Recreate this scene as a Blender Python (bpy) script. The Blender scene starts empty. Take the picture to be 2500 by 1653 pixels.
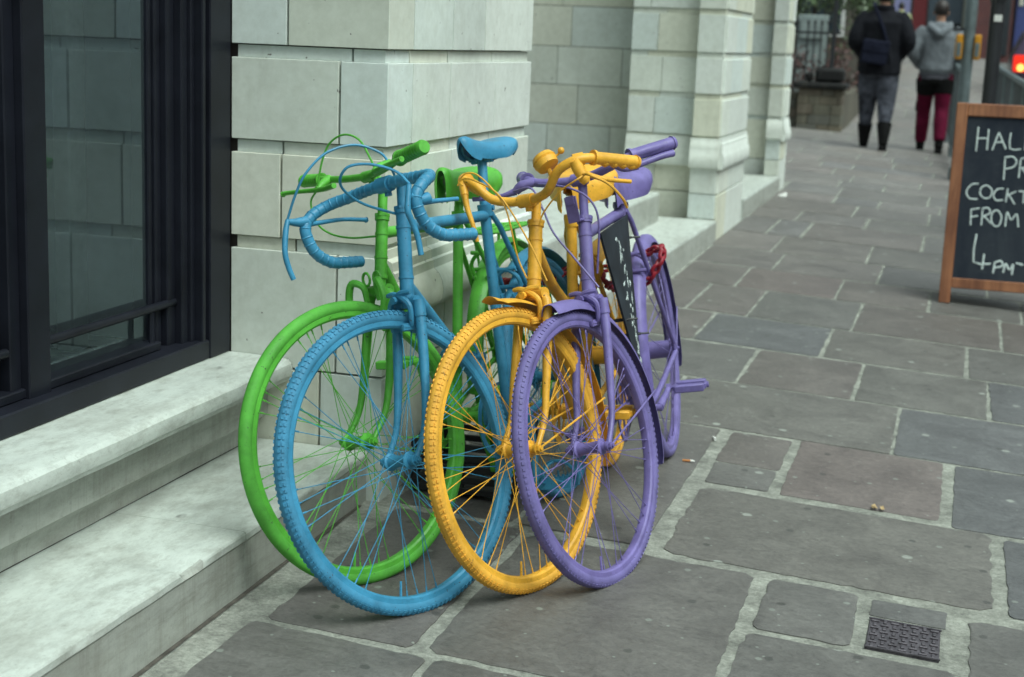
import bpy, math, random
from mathutils import Vector, Matrix, noise
random.seed(7)
PI = math.pi
SC = bpy.context.scene
COL = SC.collection
V = Vector
def rad(a): return math.radians(a)

# ------------------------------------------------------------------ camera
CAMZ = 1.29
ROT = [[0.957449321472325, 0.28598990502748906, 0.03873720478496496],
       [0.09212988553310517, -0.1756786230730133, -0.9801270864468685],
       [-0.27350115356948945, 0.9419908681179122, -0.19455159567225508]]
cam_d = bpy.data.cameras.new('camera')
cam = bpy.data.objects.new('camera', cam_d)
COL.objects.link(cam)
cam.matrix_world = Matrix(((ROT[0][0], -ROT[1][0], -ROT[2][0], 0), (ROT[0][1], -ROT[1][1], -ROT[2][1], 0),
                           (ROT[0][2], -ROT[1][2], -ROT[2][2], CAMZ), (0, 0, 0, 1)))
cam_d.sensor_width = 36
cam_d.lens = 3700 / 2500 * 36
cam_d.clip_start = 0.05
cam_d.clip_end = 2000
cam_d.dof.use_dof = True
cam_d.dof.focus_distance = 3.35
cam_d.dof.aperture_fstop = 5.0
SC.camera = cam

# ------------------------------------------------------------------ light
SUN_EL, SUN_AZ = rad(60), rad(118)          # high soft light from the street side
world = bpy.data.worlds.new('World')
SC.world = world
world.use_nodes = True
wn = world.node_tree
wn.nodes.clear()
sky = wn.nodes.new('ShaderNodeTexSky')
sky.sky_type = 'NISHITA'
sky.sun_disc = False
sky.sun_elevation = SUN_EL
sky.sun_rotation = SUN_AZ
sky.air_density = 1.0
sky.dust_density = 4.0
hs = wn.nodes.new('ShaderNodeHueSaturation')
hs.inputs['Saturation'].default_value = 0.22
tint = wn.nodes.new('ShaderNodeMixRGB')
tint.blend_type = 'MULTIPLY'
tint.inputs[0].default_value = 1
tint.inputs[2].default_value = (0.86, 1.0, 0.965, 1)
bg = wn.nodes.new('ShaderNodeBackground')
bg.inputs['Strength'].default_value = 0.12
wo = wn.nodes.new('ShaderNodeOutputWorld')
wn.links.new(sky.outputs[0], hs.inputs['Color'])
wn.links.new(hs.outputs[0], tint.inputs[1])
wn.links.new(tint.outputs[0], bg.inputs[0])
wn.links.new(bg.outputs[0], wo.inputs[0])
sun_d = bpy.data.lights.new('sun', 'SUN')
sun_d.energy = 1.25
sun_d.angle = rad(40)
sun_d.color = (0.91, 1.0, 0.955)
sun = bpy.data.objects.new('sun', sun_d)
COL.objects.link(sun)
sdir = V((math.sin(SUN_AZ) * math.cos(SUN_EL), math.cos(SUN_AZ) * math.cos(SUN_EL), math.sin(SUN_EL)))
sun.rotation_euler = (-sdir).to_track_quat('-Z', 'Y').to_euler()
sun.location = (6, 6, 12)
vs = SC.view_settings
vs.view_transform = 'Standard'
vs.look = 'None'
vs.exposure = 0.75
vs.gamma = 1.0
vs.use_curve_mapping = False

# ------------------------------------------------------------------ helpers
def gz(x, y):
    xx = max(-3.0, min(1.0, x))
    return 0.01 * (min(y, 22) - 3.2) + 0.045 * max(0, y - 22) - 0.05 * (xx + 0.9)

def tag(o, label=None, cat=None, group=None, kind=None):
    if label: o['label'] = label
    if cat: o['category'] = cat
    if group: o['group'] = group
    if kind: o['kind'] = kind
    return o

def empty(name, M=None, label=None, cat=None, group=None):
    o = bpy.data.objects.new(name, None)
    o.empty_display_size = 0.1
    COL.objects.link(o)
    if M is not None:
        o.matrix_world = M
    ROOTM[o.name] = M.copy() if M is not None else Matrix()
    return tag(o, label, cat, group)
ROOTM = {}

def catmull(pts, n=6):
    P = [V(p) for p in pts]
    if len(P) < 3: return P
    out = []
    for i in range(len(P) - 1):
        p0 = P[i - 1] if i else P[0] * 2 - P[1]
        p1, p2 = P[i], P[i + 1]
        p3 = P[i + 2] if i + 2 < len(P) else p2 * 2 - p1
        for k in range(n):
            t = k / n
            out.append(0.5 * ((2 * p1) + (p2 - p0) * t + (2 * p0 - 5 * p1 + 4 * p2 - p3) * t * t + (3 * p1 - p0 - 3 * p2 + p3) * t ** 3))
    out.append(P[-1])
    return out

class MB:
    def __init__(s):
        s.v = []; s.f = []; s.c = []; s.col = None
    def add(s, vs, fs, col=None):
        b = len(s.v)
        s.v += [V(p) for p in vs]
        s.f += [tuple(i + b for i in f) for f in fs]
        s.c += [col] * len(fs)
    def box(s, a, b, M=None, col=None, bev=0):
        x0, y0, z0 = a; x1, y1, z1 = b
        if bev:
            e = bev
            vs = []; idx = {}
            for ix, x in enumerate((x0, x1)):
                for iy, y in enumerate((y0, y1)):
                    for iz, z in enumerate((z0, z1)):
                        sx, sy, sz = (1, -1)[ix], (1, -1)[iy], (1, -1)[iz]
                        for ax, p in enumerate(((x, y + sy * e, z + sz * e), (x + sx * e, y, z + sz * e), (x + sx * e, y + sy * e, z))):
                            idx[(ix, iy, iz, ax)] = len(vs); vs.append(p)
            F = []
            for ax in range(3):
                o = [a_ for a_ in range(3) if a_ != ax]
                for k in (0, 1):
                    q = []
                    for (i, j) in ((0, 0), (1, 0), (1, 1), (0, 1)):
                        c = [0, 0, 0]; c[ax] = k; c[o[0]] = i; c[o[1]] = j
                        q.append(idx[(*c, ax)])
                    F.append(tuple(q))
            for ax in range(3):      # edges along ax
                o = [a_ for a_ in range(3) if a_ != ax]
                for i in (0, 1):
                    for j in (0, 1):
                        c0 = [0, 0, 0]; c0[o[0]] = i; c0[o[1]] = j
                        c1 = list(c0); c1[ax] = 1
                        F.append((idx[(*c0, o[0])], idx[(*c1, o[0])], idx[(*c1, o[1])], idx[(*c0, o[1])]))
            for ix in (0, 1):
                for iy in (0, 1):
                    for iz in (0, 1):
                        F.append(tuple(idx[(ix, iy, iz, a_)] for a_ in range(3)))
        else:
            vs = [(x0, y0, z0), (x1, y0, z0), (x1, y1, z0), (x0, y1, z0), (x0, y0, z1), (x1, y0, z1), (x1, y1, z1), (x0, y1, z1)]
            F = [(0, 3, 2, 1), (4, 5, 6, 7), (0, 1, 5, 4), (1, 2, 6, 5), (2, 3, 7, 6), (3, 0, 4, 7)]
        if M is not None: vs = [M @ V(p) for p in vs]
        s.add(vs, F, col)
    def tube(s, pts, r, n=10, cap=True, flat=None, smooth=0):
        P = catmull(pts, smooth) if smooth else [V(p) for p in pts]
        N = len(P)
        if isinstance(r, (list, tuple)):
            if len(r) != N:
                m = len(r) - 1
                R = []
                for i in range(N):
                    t = i / (N - 1) * m; k = min(int(t), m - 1)
                    R.append(r[k] + (r[k + 1] - r[k]) * (t - k))
            else: R = list(r)
        else: R = [r] * N
        T = []
        for i in range(N):
            a = P[max(0, i - 1)]; b = P[min(N - 1, i + 1)]
            t = b - a
            T.append(t.normalized() if t.length > 1e-9 else V((0, 0, 1)))
        u = T[0].orthogonal().normalized()
        if flat is not None:
            w = V(flat); u = (w - T[0] * w.dot(T[0])).normalized()
        vs = []
        for i in range(N):
            if flat is not None:
                w = V(flat); u = (w - T[i] * w.dot(T[i])).normalized()
            else:
                u = (u - T[i] * u.dot(T[i])).normalized()
            w2 = T[i].cross(u)
            k = 0.4 if flat is not None else 1
            for j in range(n):
                a = 2 * PI * j / n
                vs.append(P[i] + (u * math.cos(a) * k + w2 * math.sin(a)) * R[i])
        F = []
        for i in range(N - 1):
            for j in range(n):
                F.append((i * n + j, i * n + (j + 1) % n, (i + 1) * n + (j + 1) % n, (i + 1) * n + j))
        if cap:
            F.append(tuple(range(n - 1, -1, -1)))
            F.append(tuple((N - 1) * n + j for j in range(n)))
        s.add(vs, F)
    def lathe(s, prof, seg=96, M=None, a0=0, a1=2 * PI, closed=True):
        """profile of (r, y) turned about local Y; angle from +X towards +Z"""
        full = abs(a1 - a0 - 2 * PI) < 1e-6
        m = len(prof); K = seg if full else seg + 1
        vs = []
        for i in range(K):
            a = a0 + (a1 - a0) * i / seg
            for (r, y) in prof:
                p = V((r * math.cos(a), y, r * math.sin(a)))
                vs.append(M @ p if M is not None else p)
        F = []
        for i in range(seg):
            i2 = (i + 1) % K
            for j in range(m if closed else m - 1):
                j2 = (j + 1) % m
                F.append((i * m + j, i * m + j2, i2 * m + j2, i2 * m + j))
        if not full and closed:
            F.append(tuple(range(m - 1, -1, -1))); F.append(tuple((K - 1) * m + j for j in range(m)))
        s.add(vs, F)
    def disc(s, c, axis, r, h, n=24, r2=None):
        c = V(c); ax = V(axis).normalized()
        s.tube([c - ax * h / 2, c + ax * h / 2], [r, r if r2 is None else r2], n)
    def ball(s, c, r, n=10, m=7, sc=(1, 1, 1)):
        c = V(c); vs = [c + V((0, 0, -r * sc[2]))]
        for i in range(1, m):
            t = -PI / 2 + PI * i / m
            for j in range(n):
                a = 2 * PI * j / n
                vs.append(c + V((r * sc[0] * math.cos(t) * math.cos(a), r * sc[1] * math.cos(t) * math.sin(a), r * sc[2] * math.sin(t))))
        vs.append(c + V((0, 0, r * sc[2])))
        F = [(0, 1 + (j + 1) % n, 1 + j) for j in range(n)]
        for i in range(m - 2):
            for j in range(n):
                F.append((1 + i * n + j, 1 + i * n + (j + 1) % n, 1 + (i + 1) * n + (j + 1) % n, 1 + (i + 1) * n + j))
        L = len(vs) - 1
        F += [(L, 1 + (m - 2) * n + j, 1 + (m - 2) * n + (j + 1) % n) for j in range(n)]
        s.add(vs, F)
    def prism(s, poly, off, col=None):
        n = len(poly); P = [V(p) for p in poly]; o = V(off)
        s.add(P + [p + o for p in P], [tuple(range(n - 1, -1, -1)), tuple(range(n, 2 * n))] + [(i, (i + 1) % n, n + (i + 1) % n, n + i) for i in range(n)], col)
    def build(s, name, mat, parent=None, M=None, smooth=True, angle=40, rel=None):
        """vertices are in world space unless rel is given; stored in the parent's root space"""
        me = bpy.data.meshes.new(name)
        vs = s.v
        if parent is not None and rel is None:
            inv = ROOTM[parent.name].inverted()
            vs = [inv @ p for p in vs]
        me.from_pydata([tuple(p) for p in vs], [], s.f)
        if any(c is not None for c in s.c):
            at = me.color_attributes.new('tint', 'FLOAT_COLOR', 'CORNER')
            k = 0
            for p, c in zip(me.polygons, s.c):
                c = c or (1, 1, 1)
                for li in p.loop_indices: at.data[li].color = (c[0], c[1], c[2], 1)
        me.materials.append(mat)
        me.validate()
        if smooth:
            me.polygons.foreach_set('use_smooth', [True] * len(me.polygons))
            me.set_sharp_from_angle(angle=rad(angle))
        me.update()
        o = bpy.data.objects.new(name, me)
        COL.objects.link(o)
        if parent is not None:
            o.parent = parent
            ROOTM[o.name] = ROOTM[parent.name] if rel is None else ROOTM[parent.name] @ rel
        else:
            ROOTM[o.name] = Matrix()
        if rel is not None:
            o.matrix_local = rel
        return o

# ------------------------------------------------------------------ materials
def newmat(name):
    m = bpy.data.materials.new(name); m.use_nodes = True
    nt = m.node_tree; nt.nodes.clear()
    out = nt.nodes.new('ShaderNodeOutputMaterial')
    b = nt.nodes.new('ShaderNodeBsdfPrincipled')
    nt.links.new(b.outputs[0], out.inputs[0])
    return m, nt, b
def ramp(nt, src, p0, c0, p1, c1):
    r = nt.nodes.new('ShaderNodeValToRGB')
    r.color_ramp.elements[0].position = p0; r.color_ramp.elements[0].color = (*c0, 1)
    r.color_ramp.elements[1].position = p1; r.color_ramp.elements[1].color = (*c1, 1)
    nt.links.new(src, r.inputs[0]); return r.outputs[0]
def tex(nt, scale, detail=5, rough=0.6, coord='Object', sc=None, dist=0):
    tc = nt.nodes.new('ShaderNodeTexCoord')
    n = nt.nodes.new('ShaderNodeTexNoise')
    n.inputs['Scale'].default_value = scale; n.inputs['Detail'].default_value = detail; n.inputs['Roughness'].default_value = rough
    n.inputs['Distortion'].default_value = dist
    if sc:
        mp = nt.nodes.new('ShaderNodeMapping'); mp.inputs['Scale'].default_value = sc
        nt.links.new(tc.outputs[coord], mp.inputs[0]); nt.links.new(mp.outputs[0], n.inputs[0])
    else: nt.links.new(tc.outputs[coord], n.inputs[0])
    return n.outputs[0]
def mixc(nt, fac, a, b, mode='MIX'):
    m = nt.nodes.new('ShaderNodeMixRGB'); m.blend_type = mode
    for i, x in ((0, fac), (1, a), (2, b)):
        if isinstance(x, (int, float)): m.inputs[i].default_value = x
        elif isinstance(x, tuple): m.inputs[i].default_value = (*x, 1)
        else: nt.links.new(x, m.inputs[i])
    return m.outputs[0]
def bump(nt, b, h, strength=0.3, dist=0.01):
    n = nt.nodes.new('ShaderNodeBump'); n.inputs['Strength'].default_value = strength; n.inputs['Distance'].default_value = dist
    nt.links.new(h, n.inputs['Height']); nt.links.new(n.outputs[0], b.inputs['Normal'])

def paint(name, c, rough=0.36):
    m, nt, b = newmat(name)
    n1 = tex(nt, 18, 6, .65); n2 = tex(nt, 130, 4, .7)
    dark = tuple(x * 0.70 for x in c); lite = tuple(min(1, x * 1.14) for x in c)
    col = ramp(nt, n1, 0.3, dark, 0.68, lite)
    def layer(n, lo, hi, amt, cc):
        nonlocal col
        d = ramp(nt, n, lo, (0, 0, 0), hi, (1, 1, 1))
        mm = nt.nodes.new('ShaderNodeMath'); mm.operation = 'MULTIPLY'; mm.inputs[1].default_value = amt
        nt.links.new(d, mm.inputs[0]); col = mixc(nt, mm.outputs[0], col, cc)
    layer(tex(nt, 45, 7, 0.72), 0.58, 0.74, 0.5, tuple(x * 0.42 + .01 for x in c))      # road grime
    layer(tex(nt, 9, 8, 0.7), 0.60, 0.72, 0.30, tuple(x * 0.55 + .09 for x in c))       # chalky worn coat
    layer(tex(nt, 105, 3, 0.6), 0.685, 0.70, 0.85, (0.035, 0.032, 0.03))                # chips to the metal
    nt.links.new(col, b.inputs['Base Color'])
    nt.links.new(ramp(nt, n1, 0.25, (rough - 0.06,) * 3, 0.75, (rough + 0.22,) * 3), b.inputs['Roughness'])
    b.inputs['Specular IOR Level'].default_value = 0.4
    bump(nt, b, n2, 0.3, 0.0014)
    return m
def plain(name, c, rough=0.6, var=0.2, scale=12, metal=0.0, bumpd=0.0, spec=.5):
    m, nt, b = newmat(name)
    n = tex(nt, scale, 5)
    nt.links.new(ramp(nt, n, 0.3, tuple(x * (1 - var) for x in c), 0.7, tuple(min(1, x * (1 + var)) for x in c)), b.inputs['Base Color'])
    b.inputs['Roughness'].default_value = rough; b.inputs['Metallic'].default_value = metal; b.inputs['Specular IOR Level'].default_value = spec
    if bumpd: bump(nt, b, tex(nt, scale * 8, 4), 0.4, bumpd)
    return m
def emit(name, c, s):
    m = bpy.data.materials.new(name); m.use_nodes = True; nt = m.node_tree; nt.nodes.clear()
    o = nt.nodes.new('ShaderNodeOutputMaterial'); e = nt.nodes.new('ShaderNodeEmission')
    e.inputs[0].default_value = (*c, 1); e.inputs[1].default_value = s
    nt.links.new(e.outputs[0], o.inputs[0]); return m
def stone_mat(name, c, mott=0.12, stain=(0.30, 0.27, 0.20), stainamt=0.35, rough=0.75):
    m, nt, b = newmat(name)
    at = nt.nodes.new('ShaderNodeAttribute'); at.attribute_name = 'tint'
    n1 = tex(nt, 2.2, 6, 0.65); n2 = tex(nt, 26, 5, 0.7); n3 = tex(nt, 300, 2)
    base = ramp(nt, n1, 0.3, tuple(x * (1 - mott) for x in c), 0.7, tuple(x * (1 + mott * 0.6) for x in c))
    base = mixc(nt, 1.0, base, at.outputs['Color'], 'MULTIPLY')
    fine = ramp(nt, n2, 0.35, (0.90, 0.90, 0.88), 0.65, (1.03, 1.03, 1.03))
    base = mixc(nt, 1.0, base, fine, 'MULTIPLY')
    st = tex(nt, 3.0, 7, 0.75, sc=(2.2, 2.2, 0.35))
    sm = ramp(nt, st, 0.55, (0, 0, 0), 0.78, (1, 1, 1))
    mm = nt.nodes.new('ShaderNodeMath'); mm.operation = 'MULTIPLY'; mm.inputs[1].default_value = stainamt
    nt.links.new(sm, mm.inputs[0])
    base = mixc(nt, mm.outputs[0], base, stain)
    sp = tex(nt, 48, 2, 0.5)
    sp = ramp(nt, sp, 0.735, (0, 0, 0), 0.76, (1, 1, 1))
    base = mixc(nt, sp, base, (0.16, 0.15, 0.13))
    nt.links.new(base, b.inputs['Base Color'])
    b.inputs['Roughness'].default_value = rough
    bump(nt, b, n3, 0.25, 0.001)
    return m
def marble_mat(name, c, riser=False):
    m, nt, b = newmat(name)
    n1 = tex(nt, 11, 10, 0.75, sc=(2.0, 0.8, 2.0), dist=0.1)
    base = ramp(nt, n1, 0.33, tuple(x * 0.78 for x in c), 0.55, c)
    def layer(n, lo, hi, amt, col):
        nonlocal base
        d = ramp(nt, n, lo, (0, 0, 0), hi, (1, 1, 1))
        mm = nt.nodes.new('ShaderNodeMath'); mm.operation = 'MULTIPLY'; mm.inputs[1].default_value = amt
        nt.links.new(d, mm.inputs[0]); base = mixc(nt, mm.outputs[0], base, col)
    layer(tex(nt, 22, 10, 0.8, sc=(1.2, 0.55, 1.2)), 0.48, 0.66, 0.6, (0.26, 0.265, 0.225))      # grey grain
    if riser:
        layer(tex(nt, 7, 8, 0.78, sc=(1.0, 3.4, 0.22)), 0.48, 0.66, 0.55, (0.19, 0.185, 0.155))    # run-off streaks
        layer(tex(nt, 4, 9, 0.8, sc=(1.0, 0.5, 5.0)), 0.52, 0.66, 0.5, (0.15, 0.145, 0.12))           # dark lengthwise blotches
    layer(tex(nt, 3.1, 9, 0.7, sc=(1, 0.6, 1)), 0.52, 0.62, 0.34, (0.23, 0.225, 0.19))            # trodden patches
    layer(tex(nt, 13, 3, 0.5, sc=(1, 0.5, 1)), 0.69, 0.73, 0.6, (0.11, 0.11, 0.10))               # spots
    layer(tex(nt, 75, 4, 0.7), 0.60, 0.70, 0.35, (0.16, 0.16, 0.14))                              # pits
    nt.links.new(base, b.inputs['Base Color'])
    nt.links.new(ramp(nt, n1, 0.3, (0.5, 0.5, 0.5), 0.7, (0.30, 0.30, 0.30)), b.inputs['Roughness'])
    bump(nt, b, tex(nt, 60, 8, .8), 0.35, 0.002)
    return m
def flag_mat():
    m, nt, b = newmat('flagstone')
    at = nt.nodes.new('ShaderNodeAttribute'); at.attribute_name = 'tint'
    n1 = tex(nt, 5, 8, 0.7, dist=0.8); n2 = tex(nt, 60, 6, 0.75)
    base = ramp(nt, n1, 0.3, (0.100, 0.092, 0.087), 0.72, (0.166, 0.156, 0.146))
    base = mixc(nt, 1, base, at.outputs['Color'], 'MULTIPLY')
    base = mixc(nt, 1, base, ramp(nt, n2, 0.3, (0.72, 0.72, 0.72), 0.7, (1.2, 1.2, 1.2)), 'MULTIPLY')
    # trodden chewing gum: pale rounded spots
    tc = nt.nodes.new('ShaderNodeTexCoord')
    for sc, th, colr in ((2.9, 0.042, (0.34, 0.36, 0.32)), (4.7, 0.042, (0.24, 0.26, 0.23)), (10, 0.040, (0.26, 0.28, 0.25)), (4.1, 0.05, (0.055, 0.055, 0.05))):
        vo = nt.nodes.new('ShaderNodeTexVoronoi'); vo.voronoi_dimensions = '2D'; vo.inputs['Scale'].default_value = sc; vo.inputs['Randomness'].default_value = 1.0
        mp = nt.nodes.new('ShaderNodeMapping'); mp.inputs['Location'].default_value = (sc * 3.1, sc, 0); mp.inputs['Scale'].default_value = (1, 1, 0.0)
        nt.links.new(tc.outputs['Object'], mp.inputs[0]); nt.links.new(mp.outputs[0], vo.inputs['Vector'])
        wob = nt.nodes.new('ShaderNodeMath'); wob.operation = 'MULTIPLY_ADD'
        nt.links.new(n2, wob.inputs[0]); wob.inputs[1].default_value = 0.06; wob.inputs[2].default_value = -0.03
        sm = nt.nodes.new('ShaderNodeMath'); sm.operation = 'ADD'
        nt.links.new(vo.outputs['Distance'], sm.inputs[0]); nt.links.new(wob.outputs[0], sm.inputs[1])
        k = ramp(nt, sm.outputs[0], th * 0.75, (1, 1, 1), th * 1.05, (0, 0, 0))
        # only some cells carry a spot
        sel = nt.nodes.new('ShaderNodeSeparateColor'); nt.links.new(vo.outputs['Color'], sel.inputs[0])
        gt = nt.nodes.new('ShaderNodeMath'); gt.operation = 'GREATER_THAN'; gt.inputs[1].default_value = 0.52
        nt.links.new(sel.outputs[0], gt.inputs[0])
        mu = nt.nodes.new('ShaderNodeMath'); mu.operation = 'MULTIPLY'
        nt.links.new(k, mu.inputs[0]); nt.links.new(gt.outputs[0], mu.inputs[1])
        mu2 = nt.nodes.new('ShaderNodeMath'); mu2.operation = 'MULTIPLY'; mu2.inputs[1].default_value = 0.75
        nt.links.new(mu.outputs[0], mu2.inputs[0])
        base = mixc(nt, mu2.outputs[0], base, colr)
    # dark hairline layers of the sandstone
    wv = tex(nt, 3.2, 6, 0.6, sc=(1, 2.2, 1), dist=2.5)
    cr = nt.nodes.new('ShaderNodeMath'); cr.operation = 'SUBTRACT'; cr.inputs[1].default_value = 0.5; nt.links.new(wv, cr.inputs[0])
    ab = nt.nodes.new('ShaderNodeMath'); ab.operation = 'ABSOLUTE'; nt.links.new(cr.outputs[0], ab.inputs[0])
    ck = ramp(nt, ab.outputs[0], 0.0, (0.62, 0.62, 0.62), 0.012, (1, 1, 1))
    base = mixc(nt, 0.7, base, ck, 'MULTIPLY')
    nt.links.new(base, b.inputs['Base Color'])
    nt.links.new(ramp(nt, n1, 0.3, (0.42,) * 3, 0.7, (0.62,) * 3), b.inputs['Roughness'])
    h = mixc(nt, 0.5, n2, n1)
    bump(nt, b, h, 0.7, 0.009)
    return m

GREEN = paint('green_paint', (0.098, 0.42, 0.045))
BLUE = paint('blue_paint', (0.045, 0.245, 0.41))
YELLOW = paint('yellow_paint', (0.80, 0.405, 0.04))
PURPLE = paint('purple_paint', (0.172, 0.140, 0.36))
BLACK = plain('black_rubber', (0.012, 0.012, 0.013), 0.5)
DARKMETAL = plain('dark_metal', (0.02, 0.021, 0.024), 0.4)
RED = plain('red_plastic', (0.24, 0.006, 0.018), 0.4, 0.25, 30)
TYRE = {'green_paint': paint('green_tyre', (0.090, 0.385, 0.045), .6), 'blue_paint': paint('blue_tyre', (0.046, 0.228, 0.38), .6), 'yellow_paint': paint('yellow_tyre', (0.76, 0.385, 0.045), .6), 'purple_paint': paint('purple_tyre', (0.155, 0.130, 0.325), .6)}
STONE = stone_mat('pale_stone', (0.68, 0.715, 0.665))
def chalk_mat(name='chalk_line', lo=.36, hi=.5):
    m, nt, b = newmat(name)
    n = tex(nt, 220 if lo < .4 else 90, 5, 0.75)
    nt.links.new(ramp(nt, n, lo, (0.05, 0.062, 0.07), hi, (0.60, 0.68, 0.66)), b.inputs['Base Color']); b.inputs['Roughness'].default_value = 0.95
    return m
MARBLE = marble_mat('marble', (0.56, 0.60, 0.55))
RISER = marble_mat('riser_marble', (0.385, 0.40, 0.36), True)  # marble with a darker base for the side-facing step faces
FLAG = flag_mat()
def mortar_mat():
    m, nt, b = newmat('mortar')
    n = tex(nt, 9, 10, 0.8); n2 = tex(nt, 90, 5, 0.8)
    c = ramp(nt, n, 0.35, (0.13, 0.132, 0.115), 0.62, (0.36, 0.37, 0.32))
    c = mixc(nt, 1, c, ramp(nt, n2, 0.3, (0.6, 0.6, 0.6), 0.6, (1.1, 1.1, 1.1)), 'MULTIPLY')
    nt.links.new(c, b.inputs['Base Color']); b.inputs['Roughness'].default_value = 0.9
    bump(nt, b, n2, 0.6, 0.008)
    return m
MORTAR = mortar_mat()
JOINT = plain('dark_joint', (0.05, 0.042, 0.036), 0.95)
FRAMEP = plain('window_paint', (0.0095, 0.0105, 0.016), 0.42, 0.35, 7, spec=.22)
ASPHALT = plain('asphalt', (0.10, 0.105, 0.10), 0.8, 0.2, 6, bumpd=0.002)

# ------------------------------------------------------------------ ground
def sheet(name, xs, ys, mat, dz=0.0, f=gz):
    b = MB(); vs = [(x, y, f(x, y) + dz) for y in ys for x in xs]; n = len(xs)
    b.add(vs, [(j * n + i, j * n + i + 1, (j + 1) * n + i + 1, (j + 1) * n + i) for j in range(len(ys) - 1) for i in range(n - 1)])
    return b.build(name, mat)
def kerbx(y):
    if y < 10: return 1.0
    if y < 26: return 1.0 - 0.45 * (y - 10) / 16
    return 0.55
def f_ground(x, y): return gz(x, y) - 0.16 if x > 0.3 or y > 90 or y < -20 or x < -14 else gz(x, y)
tag(sheet('ground', [-400, -60, -14.02, -8, -3, 0.0, 0.34, 6, 20, 60, 400], [-60, -20.02, -6, 0, 5, 10, 15, 22, 26, 34, 50, 70, 90.02, 400], ASPHALT, -0.035, f_ground), kind='structure')

def edge_pts(a, b, n, amp, key):
    out = []
    for i in range(n):
        t = i / n
        p = a.lerp(b, t)
        q = V((p.x * 23.0, p.y * 23.0, key))
        q2 = V((p.x * 70.0, p.y * 70.0, key + 5))
        out.append(p + V((noise.noise(q), noise.noise(q + V((31, 7, 2))), 0)) * amp + V((noise.noise(q2), noise.noise(q2 + V((3, 17, 2))), 0)) * amp * 0.6)
    return out
stones = MB()
PAL = [(1.0, 1.0, 1.0), (0.92, 0.98, 1.0), (0.88, 0.95, 1.04), (1.05, 0.99, 0.92), (1.06, 0.96, 0.93), (0.84, 0.86, 0.84), (1.1, 1.1, 1.06), (0.96, 1.0, 0.96)]
def stone(x0, x1, y0, y1, g=0.012, amp=0.006, r=0.02, col=None, detail=True):
    g *= 0.55 if y0 < 5.5 else .8; r *= 0.5; amp *= .9; x0 += g; x1 -= g; y0 += g; y1 -= g
    if x1 - x0 < 0.03 or y1 - y0 < 0.03: return
    key = random.random() * 50
    r = min(r * random.uniform(0.5, 1.6), (x1 - x0) * 0.3, (y1 - y0) * 0.3)
    cs = [V((x0, y0, 0)), V((x1, y0, 0)), V((x1, y1, 0)), V((x0, y1, 0))]
    cs = [c + V((random.uniform(-1, 1), random.uniform(-1, 1), 0)) * g * 0.5 for c in cs]
    P = []
    for i in range(4):
        a, b = cs[i], cs[(i + 1) % 4]
        d = (b - a).normalized()
        n = max(3, int((b - a).length / 0.03)) if detail else 2
        P += edge_pts(a + d * r, b - d * r, n, amp, key) + [b - d * r]
    cen = sum(P, V()) / len(P)
    tx, ty = random.uniform(-.002, .002), random.uniform(-.002, .002)
    def lift(p, dz): return V((p.x, p.y, gz(p.x, p.y) + dz + tx * (p.x - cen.x) + ty * (p.y - cen.y)))
    h = random.uniform(0.003, 0.0055)
    n = len(P)
    ins = []
    for p in P:
        d = cen - p
        ins.append(p + d.normalized() * min(0.007, d.length * 0.2))
    vs = [lift(p, -0.006) for p in P] + [lift(p, h * 0.6) for p in P] + [lift(p, h) for p in ins]
    F = [(i, (i + 1) % n, n + (i + 1) % n, n + i) for i in range(n)] + [(n + i, n + (i + 1) % n, 2 * n + (i + 1) % n, 2 * n + i) for i in range(n)]
    F.append(tuple(range(2 * n, 3 * n)))
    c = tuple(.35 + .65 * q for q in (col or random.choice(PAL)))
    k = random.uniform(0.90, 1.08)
    if y0 > 8.5: c = tuple(.5 + .5 * q for q in c); k *= 1.0 + min(.6, (y0 - 8.5) * .08)  # distant slabs tinted paler, standing in for sky sheen on the paving
    stones.add(vs, F, (c[0] * k, c[1] * k, c[2] * k))
BRN = (1.05, 0.98, 0.94); GRY = (0.95, 1.0, 0.98); BLU = (0.86, 0.97, 1.08); DRK = (0.8, 0.8, 0.79); RED_ = (1.12, 0.95, 0.93)
# rows nearest the camera (positions measured on the ground)
def row(y0, y1, xs, g=0.012, cols=None, amp=0.006):
    for i in range(len(xs) - 1): stone(xs[i], xs[i + 1], y0, y1, g, amp, col=cols[i] if cols else None)
row(0.6, 1.75, [-1.42, -0.55, 0.25, 1.0], 0.02)
row(1.75, 2.85, [-1.40, -0.97, -0.36, 0.22, 1.0], 0.022, [GRY, GRY, GRY, GRY])
stone(-1.385, -1.015, 2.86, 3.71, 0.022, 0.009, 0.05, DRK); stone(-1.01, -0.395, 2.86, 3.69, 0.017, 0.008, 0.03, (0.95, .97, .93))
stone(-0.385, 0.10, 2.86, 3.31, 0.016, 0.008, 0.03, GRY); stone(0.105, 0.55, 2.9, 3.66, 0.03, 0.010, 0.05, GRY); stone(0.55, 1.0, 2.9, 3.66, 0.016)
stone(-0.37, -0.135, 3.33, 3.68, 0.014, 0.006, 0.02, GRY); stone(-0.115, 0.07, 3.55, 3.665, 0.006, 0.004, 0.01, (0.85, .92, .95))
stone(-1.415, -1.06, 3.73, 4.38, 0.014, 0.006, 0.02, DRK); stone(-1.06, -0.70, 3.73, 5.02, 0.014, 0.005, 0.02, (0.95, 0.96, 0.92)); stone(-1.415, -1.06, 4.38, 5.02, 0.012, col=GRY)
stone(-0.665, 0.185, 3.71, 4.355, 0.018, 0.010, 0.06, (1.0, 1.02, 0.95)); stone(0.205, 0.62, 3.70, 4.32, 0.014, 0.006, 0.02, BLU); stone(.62, 1.0, 3.70, 4.32, 0.012)
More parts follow.
